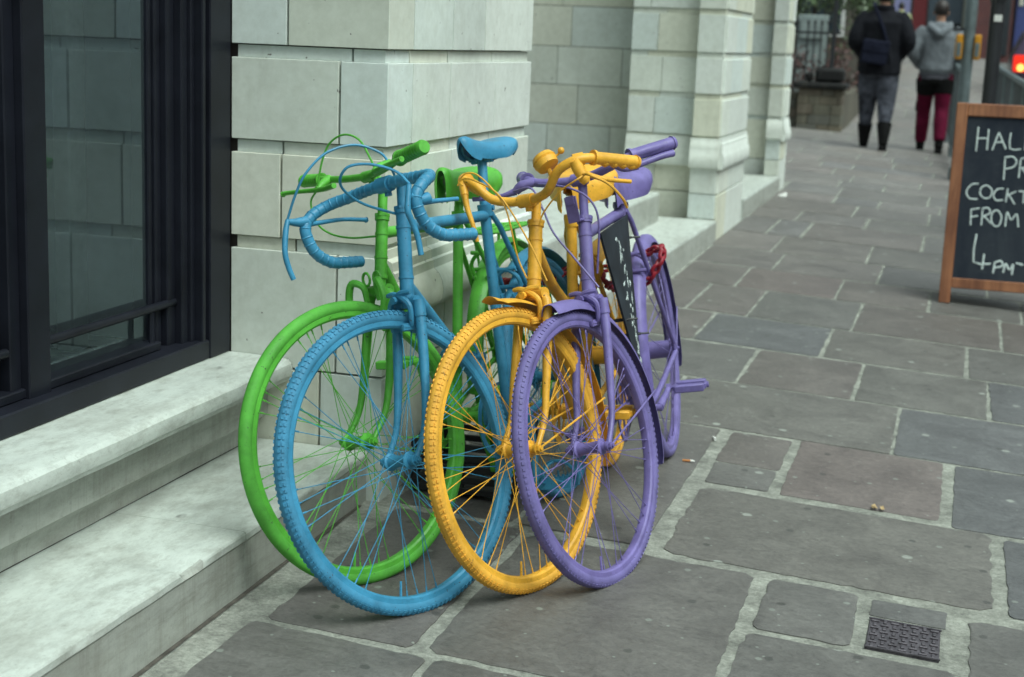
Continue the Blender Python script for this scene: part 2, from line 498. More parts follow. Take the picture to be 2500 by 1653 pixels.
stone(-0.66, -0.46, 4.39, 4.62, 0.012, 0.006, 0.02, GRY); stone(-0.665, -0.455, 4.63, 5.01, 0.012, 0.006, 0.02, BRN)
stone(-0.435, 0.04, 4.385, 5.03, 0.014, 0.006, 0.03, RED_); stone(0.06, 0.55, 4.345, 5.02, 0.012, 0.005, 0.02, BLU); stone(.55, 1.0, 4.345, 5.02, 0.012)
row(5.03, 5.71, [-1.42, -0.95, -0.135, 0.52, 1.0], 0.010, [GRY, (1.0, 1.03, 0.97), BLU, GRY])
row(5.72, 6.39, [-1.42, -0.755, -0.315, 0.185, 0.6, 1.0], 0.010, [GRY, BRN, (0.97, 1.02, 0.97), BLU, GRY])
row(6.41, 7.07, [-1.42, -1.05, -0.50, 0.10, 0.62, 1.0], 0.010, [BRN, BLU, (1.0, 1.02, 0.96), GRY, GRY])
row(7.085, 7.86, [-1.42, -1.2, -0.91, -0.42, 0.255, 0.7, 1.0], 0.010, [BRN, BRN, GRY, BRN, BRN, GRY])
row(7.87, 8.54, [-1.42, -1.085, -0.565, -0.095, 0.365, 1.0], 0.009, [BRN, RED_, BRN, GRY, GRY])
row(8.56, 9.25, [-1.42, -0.975, -0.39, 0.2, 0.65, 1.0], 0.009, [BRN, BRN, BLU, GRY, GRY])
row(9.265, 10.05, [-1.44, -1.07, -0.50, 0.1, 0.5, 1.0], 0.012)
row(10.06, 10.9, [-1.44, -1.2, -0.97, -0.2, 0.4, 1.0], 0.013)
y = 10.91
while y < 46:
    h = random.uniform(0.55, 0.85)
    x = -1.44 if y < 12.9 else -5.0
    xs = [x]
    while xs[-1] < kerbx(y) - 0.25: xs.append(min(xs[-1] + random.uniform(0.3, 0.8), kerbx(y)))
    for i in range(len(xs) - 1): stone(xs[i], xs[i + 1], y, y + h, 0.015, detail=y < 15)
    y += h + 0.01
for (x0, x1) in ((-9, -1.44),):
    pass
tag(stones.build('pavement', FLAG, angle=25), kind='structure')
# mortar bed under the flagstones, and the kerb
mb = MB(); ys = [-3 + 0.5 * i for i in range(99)]
vs = []
for yy in ys: vs += [(-5.2, yy, gz(-5.2, yy)), (-3, yy, gz(-3, yy)), (-1.2, yy, gz(-1.2, yy)), (kerbx(yy), yy, gz(kerbx(yy), yy))]
mb.add(vs, [(4 * j + i, 4 * j + i + 1, 4 * j + 5 + i, 4 * j + 4 + i) for j in range(len(ys) - 1) for i in range(3)])
tag(mb.build('mortar_bed', MORTAR), kind='structure')
kb = MB()
for i in range(48):
    y0, y1 = -3 + i, -2.01 + i
    x0, x1 = kerbx(y0), kerbx(y1)
    z0, z1 = gz(x0, y0) + .004, gz(x1, y1) + .004
    kb.add([(x0 + .004, y0, z0 - .25), (x0 + .14, y0, z0 - .25), (x1 + .14, y1, z1 - .25), (x1 + .004, y1, z1 - .25), (x0 + .004, y0, z0), (x0 + .13, y0, z0), (x1 + .13, y1, z1), (x1 + .004, y1, z1)],
           [(0, 3, 2, 1), (4, 5, 6, 7), (0, 1, 5, 4), (1, 2, 6, 5), (2, 3, 7, 6), (3, 0, 4, 7)], random.choice(PAL))
db = MB(); ys = [-1.5 + .12 * i for i in range(45)]
vs = []
for yy in ys:
    xa = -1.464 + noise.noise(V((yy * 6, 1, 3))) * .010
    vs += [(-1.49, yy, gz(-1.49, yy) + .003), (xa, yy, gz(xa, yy) + .003)]
db.add([p for p in vs if p[1] < 3.76], [(2 * j, 2 * j + 1, 2 * j + 3, 2 * j + 2) for j in range(len([q for q in ys if q < 3.76]) - 1)])
tag(db.build('gutter_dirt', plain('gutter_grime', (0.07, 0.062, 0.052), 0.95, .5, 30)), kind='structure')
tag(kb.build('kerb', stone_mat('kerb_stone', (0.22, 0.22, 0.2))), kind='structure')

# ------------------------------------------------------------------ the stone building
bld = empty('stone_building', Matrix.Translation((-1.885, 3.717, 0.0)), 'pale stone building with block piers, marble steps and a dark framed window', 'building')
TINTS = [(1, 1, 1), (0.95, 0.98, 0.98), (1.04, 1.04, 1.03), (1.0, 0.97, 0.90), (0.93, 0.93, 0.90), (1.02, 1.02, 1.0), (0.97, 1.0, 1.02), (0.92, 0.94, 0.94), (0.99, 0.95, 0.87), (0.97, 0.95, 0.9)]
WARM = [(1.0, 0.99, 0.95), (1.02, 0.99, 0.90), (0.99, 0.95, 0.84), (0.98, 0.99, 0.98), (1.03, 1.03, 1.0), (1.0, 0.97, 0.88), (0.94, 0.98, 1.0), (1.0, 1.0, 1.0)]
def courses(top=5.4, first=0.382):
    """(z0, z1, inset) bands: blocks with a set-back strip above each"""
    out = [(-0.1, first - 0.006, 0)]
    lines = [first, 0.737, 0.997, 1.248]
    while lines[-1] < top: lines.append(lines[-1] + 0.262)
    for i in range(len(lines) - 1):
        out.append((lines[i], lines[i + 1] - 0.036, 0))
        out.append((lines[i + 1] - 0.0355, lines[i + 1] - 0.003, 1))
    return out
GAP = 0.0032
pier = MB(); core = MB()
XA0, XA1, YA, YB = -1.886, -1.44, 3.717, 5.066
AJ = {1: -1.575, 3: -1.74, 5: -1.575, 7: -1.725, 9: -1.60, 11: -1.72}
SJ = {2: -1.70, 4: -1.74, 6: -1.545, 8: -1.70}
CS = courses()
random.seed(11)
for k, (z0, z1, ins) in enumerate(CS):
    d = 0.013 if ins else 0.0
    # face towards the camera (and the corner stone)
    j = (SJ if ins else AJ).get(k, random.uniform(-1.75, -1.55))
    if k == 0: j = -1.62
    ca, cb = random.choice(TINTS), random.choice(TINTS)
    if k == 7: cb = (0.93, 0.92, 0.86)
    bv = 0.0006 if ins else 0.0013
    xl = XA0 + (0.012 if ins else 0)
    pier.box((xl, YA + d, z0), (j - GAP, YA + 0.17, z1), col=ca, bev=bv)
    pier.box((j + GAP, YA + d, z0), (XA1 - d, YA + 0.185, z1), col=cb, bev=bv)
    # street face
    yj = YA + 0.185 + 2 * GAP
    first = True
    while yj < YB - 0.05:
        w = random.uniform(0.30, 0.46)
        y2 = min(yj + w, YB - d * 0.6)
        if YB - y2 < 0.14: y2 = YB - d * 0.6
        pier.box((XA1 - 0.16, yj, z0), (XA1 - d, y2 - GAP, z1), col=random.choice(TINTS), bev=bv)
        yj = y2 + GAP
    # far return of the pier
    pier.box((XA0 - 1.2, YB - 0.3, z0), (XA1 - 0.165, YB - d, z1), col=random.choice(TINTS), bev=bv)
core.box((XA0 - 1.0, YA + 0.03, -0.1), (XA1 - 0.03, YB - 0.03, 5.4))
pr = pier.build('pier', STONE, bld, angle=30)
core.build('mortar', JOINT, pr)
# moulded plinth on the street face
def moulding(y0, y1, x, k=1.0):
    prof = [(-0.02, 0.724), (0.004, 0.724), (0.007, 0.70), (0.022, 0.692), (0.024, 0.668), (0.030, 0.664), (0.032, 0.640), (0.046, 0.628), (0.057, 0.605), (0.062, 0.580), (0.060, 0.556), (0.052, 0.541), (0.045, 0.536), (-0.02, 0.536)]
    return [V((x + (a * k if a > 0 else a), y0, z)) for a, z in prof], V((0, y1 - y0, 0))
mo = MB()
ysp = [3.719, 4.03, 4.42, 4.86, YB - 0.002]
for i in range(len(ysp) - 1):
    p, o = moulding(ysp[i] + 0.0015, ysp[i + 1] - 0.0015, XA1); mo.prism(p, o, random.choice(TINTS))
mo.build('plinth_moulding', STONE, bld, angle=35)
# marble steps under the window
def step(name, prof, y0, y1, mat=MARBLE, joints=(), chips=(), zr=None):
    b = MB(); ys = [y0, *joints, y1]
    for i in range(len(ys) - 1):
        n = len(prof); m = max(2, int((ys[i + 1] - ys[i]) / 0.02))
        vs = []
        for k in range(m + 1):
            yy = ys[i] + 0.0008 + (ys[i + 1] - ys[i] - 0.0016) * k / m
            for (x, z) in prof:
                q = V((x * 9, yy * 9, z * 9)); w = 0.0014
                cx_ = cz_ = 0
                for (cy, cw, cd) in chips:
                    t = abs(yy - cy) / cw
                    if t < 1 and x > max(p[0] for p in prof) - .012 and z > max(p[1] for p in prof) - .022:
                        cx_ -= cd * (1 - t * t) * .8; cz_ -= cd * (1 - t * t)
                vs.append((x + noise.noise(q) * w + cx_, yy, z + noise.noise(q + V((9, 4, 1))) * w + cz_))
        F = [(k * n + j, k * n + (j + 1) % n, (k + 1) * n + (j + 1) % n, (k + 1) * n + j) for k in range(m) for j in range(n)]
        F += [tuple(range(n - 1, -1, -1)), tuple(m * n + j for j in range(n))]
        b.add(vs, F)
    o = b.build(name, mat, bld, angle=28)
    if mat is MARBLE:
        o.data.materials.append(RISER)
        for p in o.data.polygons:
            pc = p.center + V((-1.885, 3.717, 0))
            if abs(p.normal.x) > .7 and pc.z < (zr or max(q[1] for q in prof) - .02): p.material_index = 1  # side-facing faces below the nosing take the darker marble
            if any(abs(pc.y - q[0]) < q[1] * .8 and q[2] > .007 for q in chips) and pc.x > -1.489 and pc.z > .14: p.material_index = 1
    return o
sill = [(-2.02, 0.30), (-2.02, 0.412), (-1.83, 0.411), (-1.728, 0.409), (-1.712, 0.405), (-1.702, 0.396), (-1.699, 0.380), (-1.703, 0.362), (-1.710, 0.355), (-1.7125, 0.347), (-1.7145, 0.347), (-1.750, 0.3485), (-1.764, 0.340), (-1.771, 0.322), (-1.773, 0.27), (-1.773, 0.246), (-1.780, 0.244), (-1.800, 0.222), (-1.806, 0.205), (-1.806, 0.178), (-2.02, 0.178)]
step('sill_step', sill, -1.5, YA - 0.002, joints=(0.35, 2.02), zr=.344)
low = [(-1.95, 0.174), (-1.60, 0.173), (-1.482, 0.172), (-1.476, 0.1705), (-1.4735, 0.166), (-1.4735, 0.152), (-1.477, 0.146), (-1.477, 0.10), (-1.474, -0.05), (-1.95, -0.05)]
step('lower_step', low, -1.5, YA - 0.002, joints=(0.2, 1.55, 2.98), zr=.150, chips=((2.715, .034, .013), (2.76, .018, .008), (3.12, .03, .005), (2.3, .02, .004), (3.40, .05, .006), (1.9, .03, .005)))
dj = MB(); dj.box((-1.99, -1.49, .1745), (-1.8085, YA - .003, .1775)); dj.build('joint', JOINT, bld)
# entrance steps
e1 = [(-3.2, 0.222), (-1.45, 0.222), (-1.436, 0.219), (-1.431, 0.208), (-1.430, -0.05), (-3.2, -0.05)]
step('entrance_step', e1, YB + 0.002, 9.395, joints=(6.6, 8.1))
e2 = [(-3.2, 0.402), (-1.765, 0.402), (-1.752, 0.398), (-1.748, 0.386), (-1.748, 0.2225), (-3.2, 0.2225)]
step('entrance_step', e2, YB + 0.002, 9.12, joints=(7.0,))
e3 = [(-3.2, 0.25), (-1.45, 0.25), (-1.436, 0.247), (-1.431, 0.235), (-1.430, -0.05), (-3.2, -0.05)]
step('entrance_step', e3, 10.56, 12.695)

def wallA(b, x0, x1, y, depth, lo, top, blk, inset=True, pal=WARM, gap=0.003, cs=None):
    """courses of blocks facing the camera"""
    for k, (z0, z1, ins) in enumerate(cs or courses(top)):
        if z1 < lo: continue
        z0 = max(z0, lo)
        d = 0.012 if (ins and inset) else 0
        x = x0; bv = 0.0008 if ins else 0.002
        off = random.uniform(0.4, 1) * blk
        while x < x1 - 0.01:
            w = off if x == x0 else random.uniform(0.85, 1.15) * blk
            x2 = min(x + w, x1)
            if x1 - x2 < 0.09: x2 = x1
            b.box((x + gap / 2, y + d, z0), (x2 - gap / 2, y + depth, z1), col=random.choice(pal), bev=bv)
            x = x2
def wallB(b, x, y0, y1, depth, lo, top, blk, inset=True, pal=WARM, gap=0.003):
    for k, (z0, z1, ins) in enumerate(courses(top)):
        if z1 < lo: continue
        z0 = max(z0, lo); d = 0.012 if (ins and inset) else 0
        yy = y0; bv = 0.001 if ins else 0.004
        off = random.uniform(0.4, 1) * blk
        while yy < y1 - 0.01:
            w = off if yy == y0 else random.uniform(0.85, 1.15) * blk
            y2 = min(yy + w, y1)
            if y1 - y2 < 0.09: y2 = y1
            b.box((x - depth, yy + gap / 2, z0), (x - d, y2 - gap / 2, z1), col=random.choice(pal), bev=bv)
            yy = y2
# recess wall (plain thin joints)
rc = MB(); zz = 0.3; lines = [0.225, 0.48, 0.737, 0.997, 1.248]
while lines[-1] < 5.2: lines.append(lines[-1] + 0.262)
for i in range(len(lines) - 1):
    x = -4.0 + random.uniform(0, .3)
    while x < -2.03:
        x2 = min(x + random.uniform(0.40, 0.52), -2.02)
        if -2.02 - x2 < 0.1: x2 = -2.02
        rc.box((x + .002, 9.9, lines[i] + .002), (x2 - .002, 10.1, lines[i + 1] - .002), col=random.choice(TINTS), bev=0.002)
        x = x2
    # cladding of the return beside the doorway
rw = rc.build('recess_wall', STONE, bld, angle=30)
c2 = MB(); c2.box((-4.1, 9.91, 0.2), (-2.03, 10.3, 5.3)); c2.build('mortar', JOINT, rw)
# entrance pillar
ep = MB()
wallA(ep, -2.06, -1.625, 9.52, 0.4, 0.0, 5.3, 0.26)
wallA(ep, -1.62, -1.452, 9.40, 0.14, 0.226, 5.3, 0.4)
wallB(ep, -1.44, 9.425, 10.55, 0.12, -0.05, 5.3, 0.42)
po = ep.build('entrance_pillar', STONE, bld, angle=30)
c3 = MB(); c3.box((-2.05, 9.56, -0.05), (-1.47, 10.53, 5.3)); c3.build('mortar', JOINT, po)
m2 = MB()
p, o = moulding(9.40, 10.55, -1.44, .48); m2.prism(p, o, (1, 1, 1))
for (xa, xb, yy) in ((-1.625, -1.442, 9.40), (-2.06, -1.625, 9.52)):
    prof = [(-0.02, 0.724), (0.003, 0.724), (0.005, 0.70), (0.013, 0.690), (0.015, 0.664), (0.019, 0.640), (0.028, 0.62), (0.032, 0.59), (0.031, 0.56), (0.026, 0.543), (-0.02, 0.54)]
    m2.prism([V((xa, yy - a, z)) for a, z in prof], V((xb - xa, 0, 0)), (1, 1, 0.98))
m2.build('plinth_moulding', STONE, bld, angle=35)
# far pillar
fp = MB()
wallA(fp, -2.3, -1.575, 12.80, 0.3, 0.0, 5.3, 0.42)
wallA(fp, -1.57, -1.452, 12.70, 0.12, 0.252, 5.3, 0.4)
wallB(fp, -1.44, 12.72, 13.1, 0.1, -0.05, 5.3, 0.42)
fo = fp.build('far_pillar', STONE, bld, angle=30)
c4 = MB(); c4.box((-2.28, 12.84, -0.05), (-1.46, 13.08, 5.3)); c4.build('mortar', JOINT, fo)
m3 = MB()
p, o = moulding(12.70, 13.1, -1.44, .48); m3.prism(p, o, (1, 1, 1))
prof = [(-0.02, 0.724), (0.012, 0.69), (0.028, 0.62), (0.03, 0.56), (-0.02, 0.54)]
m3.prism([V((-1.57, 12.70 - a, z)) for a, z in prof], V((0.128, 0, 0)), (1, 1, .98))
m3.build('plinth_moulding', STONE, bld)
# doorway infill between the pillars and the mass of the building above
dw = MB()
dw.box((-2.6, 10.35, 0.25), (-2.45, 12.8, 2.9)); dw.box((-3.3, YB - 0.1, 0.402), (-3.2, 9.9, 2.9))
dw.build('door', FRAMEP, bld)
up = MB()
up.box((-6.0, -1.6, 3.2), (-1.885, YA - 0.004, 7.0)); up.box((-6.0, YA, 5.402), (-1.45, YB, 7.0)); up.box((-6.0, YB, 3.0), (-3.25, 9.9, 7.0)); up.box((-6.0, 10.31, 3.0), (-2.3, 13.08, 7.0)); up.box((-6, -1.6, -0.1), (-5.9, 13.0, 3.2))
up.box((-6, 13.09, -.1), (-1.55, 13.2, 7.0))
up.build('upper_wall', STONE, bld)
# ---- window
win = empty('window', Matrix.Translation((-1.9, 2.0, 0.412)))
win.parent = bld; win.matrix_parent_inverse = Matrix(); win.matrix_world = Matrix.Translation((-1.9, 2.0, 0.412))
win.location = V((-1.9, 2.0, 0.412)) - V((-1.885, 3.717, 0))
ROOTM[win.name] = Matrix.Translation((-1.9, 2.0, 0.412))
fr = MB()
ZB, ZT = 0.4125, 3.19
def vert(y0, y1, x0, x1): fr.box((x0, y0, ZB), (x1, y1, ZT), bev=0.003)
vert(3.600, 3.7145, -2.02, -1.887)                 # flat jamb against the stone
vert(3.588, 3.598, -2.02, -1.905)
for (y0, y1, x1) in ((3.568, 3.587, -1.893), (3.548, 3.567, -1.915), (3.515, 3.547, -1.925), (3.475, 3.514, -1.945), (3.445, 3.474, -1.962), (3.425, 3.444, -1.97)): vert(y0, y1, -2.02, x1)
for (y0, y1, x1) in ((2.955, 2.985, -1.972), (2.915, 2.954, -1.955), (2.83, 2.914, -1.925), (2.79, 2.829, -1.945), (2.75, 2.789, -1.972), (2.19, 2.22, -1.972), (2.10, 2.189, -1.935), (2.06, 2.099, -1.96), (1.4, 1.45, -1.972), (1.3, 1.399, -1.93), (0.5, 0.6, -1.93), (-0.4, -0.3, -1.93), (-1.5, -1.35, -1.9)): vert(y0, y1, -2.02, x1)
# bottom rails
fr.box((-2.03, -1.5, ZB), (-1.889, 3.5995, ZB + 0.052), bev=0.004)
fr.box((-2.03, -1.5, ZB + 0.0525), (-1.935, 3.424, ZB + 0.075), bev=0.003)
fr.build('window_frame', FRAMEP, win, angle=30)
rb = MB()
rb.tube([(-1.95, 2.84, 0.575), (-1.95, 3.62, 0.575)], 0.011, 10); rb.tube([(-1.95, -1.4, 0.575), (-1.95, 2.78, 0.575)], 0.011, 10)
for yy in (2.86, 3.40, 3.56, 2.70, 2.12): rb.tube([(-1.95, yy, 0.46), (-1.95, yy, 0.575)], 0.008, 8)
rb.build('rail', FRAMEP, win)
def glass_mat():
    m = bpy.data.materials.new('window_glass'); m.use_nodes = True; nt = m.node_tree; nt.nodes.clear()
    o = nt.nodes.new('ShaderNodeOutputMaterial'); mx = nt.nodes.new('ShaderNodeMixShader'); t = nt.nodes.new('ShaderNodeBsdfTransparent'); g = nt.nodes.new('ShaderNodeBsdfGlossy')
    f = nt.nodes.new('ShaderNodeFresnel'); f.inputs[0].default_value = 1.85
    t.inputs[0].default_value = (0.86, 0.92, 0.92, 1); g.inputs['Roughness'].default_value = 0.0; g.inputs[0].default_value = (0.66, 0.84, 0.92, 1)
    nt.links.new(f.outputs[0], mx.inputs[0]); nt.links.new(t.outputs[0], mx.inputs[1]); nt.links.new(g.outputs[0], mx.inputs[2])
    df = nt.nodes.new('ShaderNodeBsdfDiffuse'); df.inputs[0].default_value = (0.40, 0.50, 0.55, 1)      # bluish veil: the pane's haze painted in as a diffuse layer
    m2 = nt.nodes.new('ShaderNodeMixShader')
    nt.links.new(ramp(nt, tex(nt, 3, 6, .6), .3, (.045, .045, .045), .75, (.085, .085, .085)), m2.inputs[0])
    nt.links.new(mx.outputs[0], m2.inputs[1]); nt.links.new(df.outputs[0], m2.inputs[2]); nt.links.new(m2.outputs[0], o.inputs[0])
    return m
gm = MB()
GL = [(-1.98, -1.4, 0.44), (-1.98, 3.44, 0.44), (-1.98, 3.44, 3.18), (-1.98, -1.4, 3.18)]
gm.add(GL, [(0, 1, 2, 3)])
gm.build('pane', glass_mat(), win, smooth=False)
def tile_mat():
    m, nt, b = newmat('patterned_tiles')
    tc = nt.nodes.new('ShaderNodeTexCoord'); ck = nt.nodes.new('ShaderNodeTexChecker'); ck.inputs['Scale'].default_value = 11
    mp = nt.nodes.new('ShaderNodeMapping'); mp.inputs['Rotation'].default_value = (0, 0, 0.78)
    nt.links.new(tc.outputs['Object'], mp.inputs[0]); nt.links.new(mp.outputs[0], ck.inputs[0])
    ck.inputs[1].default_value = (0.8, 0.82, 0.75, 1); ck.inputs[2].default_value = (0.02, 0.022, 0.025, 1)
    nt.links.new(ck.outputs[0], b.inputs['Base Color']); b.inputs['Roughness'].default_value = 0.4
    return m
rm = MB(); rm.box((-5.89, -1.5, 0.33), (-2.035, 3.72, 0.43)); rm.build('tiled_floor', tile_mat(), bld, smooth=False)
rm = MB(); rm.box((-5.8, -1.59, 0.43), (-2.04, -1.5, 3.19)); rm.box((-5.89, -1.5, 0.43), (-5.8, 3.7, 3.19)); rm.box((-5.8, 3.66, 0.43), (-2.04, 3.72, 3.19))
rm.box((-5.8, -1.5, 3.1), (-2.04, 3.66, 3.19))
rm.build('room_wall', plain('room_paint', (0.09, 0.12, 0.135), 0.8), bld, smooth=False)
rm = MB(); rm.box((-2.25, 3.43, 0.43), (-2.2, 3.51, 3.1), bev=.005); rm.build('interior_column', plain('column_paint', (0.45, 0.50, 0.50), 0.7), bld, smooth=False)

# ------------------------------------------------------------------ bicycles
BIKE = {
'purple': {'O': [-0.862, 4.62, 0.345], 'hv': [0.0628, -0.998, 0.0], 'nl': [0.981, 0.0617, 0.184], 'uv': [-0.1836, -0.0116, 0.9829], 'A': [-0.7985, 3.5411, 0.3127], 'ax': [-0.1874, 0.3467, 0.9191], 'c': [-0.808, 3.5023, 0.3127], 'd': [-0.2372, -0.9715, 0.0], 'lf': [0.9336, -0.2279, 0.2764], 'up': [-0.2685, 0.0655, 0.9611], 'R': 0.34},
'blue': {'O': [-1.0638, 4.0732, 0.3520], 'hv': [-0.0785, -0.9969, 0.0], 'nl': [0.976, -0.0768, 0.2039], 'uv': [-0.2033, 0.016, 0.979], 'A': [-1.1335, 3.1557, 0.3394], 'ax': [-0.1784, 0.2557, 0.9502], 'c': [-1.1555, 3.1141, 0.3394], 'd': [-0.4671, -0.8842, 0.0], 'lf': [0.8488, -0.4484, 0.28], 'up': [-0.2476, 0.1308, 0.96], 'R': 0.345},
'yellow': {'O': [-0.9791, 4.4277, 0.353], 'hv': [0.0436, -0.999, 0.0], 'nl': [0.9944, 0.0434, 0.0964], 'uv': [-0.0963, -0.0042, 0.9953], 'A': [-0.9317, 3.3888, 0.3316], 'ax': [-0.1055, 0.346, 0.9323], 'c': [-0.9448, 3.351, 0.3316], 'd': [-0.3276, -0.9448, 0.0], 'lf': [0.9211, -0.3193, 0.2227], 'up': [-0.2104, 0.073, 0.9749], 'R': 0.34},
'green': {'O': [-1.2327, 4.2836, 0.3568], 'hv': [-0.0436, -0.999, 0.0], 'nl': [0.9913, -0.0433, 0.1242], 'uv': [-0.1241, 0.0054, 0.9923], 'A': [-1.2754, 3.2645, 0.3427], 'ax': [-0.1064, 0.2915, 0.9506], 'c': [-1.3007, 3.2174, 0.3427], 'd': [-0.473, -0.8811, 0.0], 'lf': [0.856, -0.4596, 0.2367], 'up': [-0.2086, 0.112, 0.9716], 'R': 0.334}}
def frame_m(x, y, z, o): return Matrix(((x.x, y.x, z.x, o.x), (x.y, y.y, z.y, o.y), (x.z, y.z, z.z, o.z), (0, 0, 0, 1)))

def wheel(root, name, W, R, mat, hub_r=0.016, hub_w=0.07, knobs=False, cross_phase=0.0, big_hub=False, tread=0.0163):
    rel = ROOTM[root.name].inverted() @ W
    t = tread
    b = MB()                                            # rim
    ri = R - 2 * t + 0.004
    b.lathe([(ri + .004, -.0125), (ri + .006, -.0105), (ri + .001, -.009), (ri + .001, .009), (ri + .006, .0105), (ri + .004, .0125), (ri - .008, .0125), (ri - .0125, .009), (ri - .0145, 0), (ri - .0125, -.009), (ri - .008, -.0125)], 96)
    a = rad(-78) if not big_hub else 1.2                # valve
    b.tube([V((math.cos(a), 0, math.sin(a))) * (ri - .012), V((math.cos(a), 0, math.sin(a))) * (ri - .048)], [.0035, .0028], 6)
    rim = b.build(name, mat, root, rel=rel, angle=35)
    b = MB()                                            # tyre
    prof = []
    for i in range(16):
        th = 2 * PI * i / 16
        prof.append((R - t + t * math.cos(th), t * 0.98 * math.sin(th)))
    b.lathe(prof, 120)
    if knobs:
        N = 150
        for i in range(N):
            for s in (-1, 1):
                aa = 2 * PI * (i + (0.5 if s > 0 else 0)) / N
                for th, sz in ((rad(38), 1.0), (rad(66), 0.8)) if knobs == 2 else ((rad(48), 1.0),):
                    rr = R - t + (t + .0006) * math.cos(th)
                    M = Matrix.Rotation(-aa, 4, 'Y') @ Matrix.Translation((rr, s * (t + .0006) * math.sin(th) * .98, 0)) @ Matrix.Rotation(s * th, 4, 'Z')
                    b.box((-.0012, -.0034 * sz, -.0036), (.0011, .0034 * sz, .0036), M)
    b.build('tyre', TYRE[mat.name], rim, rel=Matrix(), angle=40)
    b = MB()                                            # hub
    hw = hub_w / 2
    if big_hub: prof = [(0.0, -hw - .004), (.020, -hw - .004), (.033, -hw), (.033, -hw + .004), (.028, -hw + .006), (.0275, hw - .006), (.033, hw - .004), (.033, hw), (.02, hw + .004), (0, hw + .004)]
    else: prof = [(0, -hw - .012), (.011, -hw - .012), (.012, -hw - .002), (.021, -hw), (.021, -hw + .003), (hub_r, -hw + .006), (hub_r * .82, 0), (hub_r, hw - .006), (.021, hw - .003), (.021, hw), (.012, hw + .002), (.011, hw + .012), (0, hw + .012)]
    b.lathe(prof, 24, closed=False)
    b.tube([(0, -.068, 0), (0, .068, 0)], .0048, 8)
    for s in (-1, 1): b.tube([(0, s * .056, 0), (0, s * .063, 0)], .0095, 6)
    b.build('hub', mat, rim, rel=Matrix())
    # spokes: four kinds, each laid round the wheel
    fr_ = .031 if big_hub else .0195
    for s in (-1, 1):
        for k in (-1, 1):
            base = 0 if s > 0 else rad(10)
            ha = base + k * rad(58); ra = base + k * rad(2) + rad(5) * k
            p0 = V((fr_ * math.cos(ha), s * (hw - .001), fr_ * math.sin(ha)))
            p1 = V(((ri - .012) * math.cos(ra), s * .003, (ri - .012) * math.sin(ra)))
            b = MB(); b.tube([p0, p1], .00105, 5); b.tube([p1, p1 + (p0 - p1).normalized() * .014], .0021, 5)
            first = None
            for i in range(9):
                rr = Matrix.Rotation(rad(40 * i + cross_phase + (20 if k > 0 else 0)), 4, 'Y')
                if first is None:
                    first = b.build('spoke', mat, rim, rel=rr, angle=60)
                else:
                    o = first.copy(); COL.objects.link(o); o.parent = rim; o.matrix_local = rr
    return rim

def guard(b, F, R, a0, a1, w=0.026, drop=0.011, seg=40, tip=0.0, pw=2):
    """a mudguard: curved strip about the wheel axle, F maps wheel-space to world"""
    vs = []; n = 9
    for i in range(seg + 1):
        a = a0 + (a1 - a0) * i / seg
        for side in (0, 1):
            for j in range(n):
                t = -1 + 2 * j / (n - 1)
                r = R - drop * abs(t) ** pw - (0.0016 if side else 0)
                if i < 2: r += tip * (2 - i) / 2
                vs.append(F(V((r * math.cos(a), t * w * (0.86 if i == 0 or i == seg else 1), r * math.sin(a)))))
    m = 2 * n; Fs = []
    for i in range(seg):
        for j in range(n - 1):
            Fs.append((i * m + j, i * m + j + 1, (i + 1) * m + j + 1, (i + 1) * m + j))
            Fs.append((i * m + n + j, (i + 1) * m + n + j, (i + 1) * m + n + j + 1, i * m + n + j + 1))
        Fs.append((i * m, (i + 1) * m, (i + 1) * m + n, i * m + n))
        Fs.append((i * m + n - 1, i * m + 2 * n - 1, (i + 1) * m + 2 * n - 1, (i + 1) * m + n - 1))
    for i in (0, seg):
        for j in range(n - 1): Fs.append((i * m + j, i * m + n + j, i * m + n + j + 1, i * m + j + 1))
    b.add(vs, Fs)

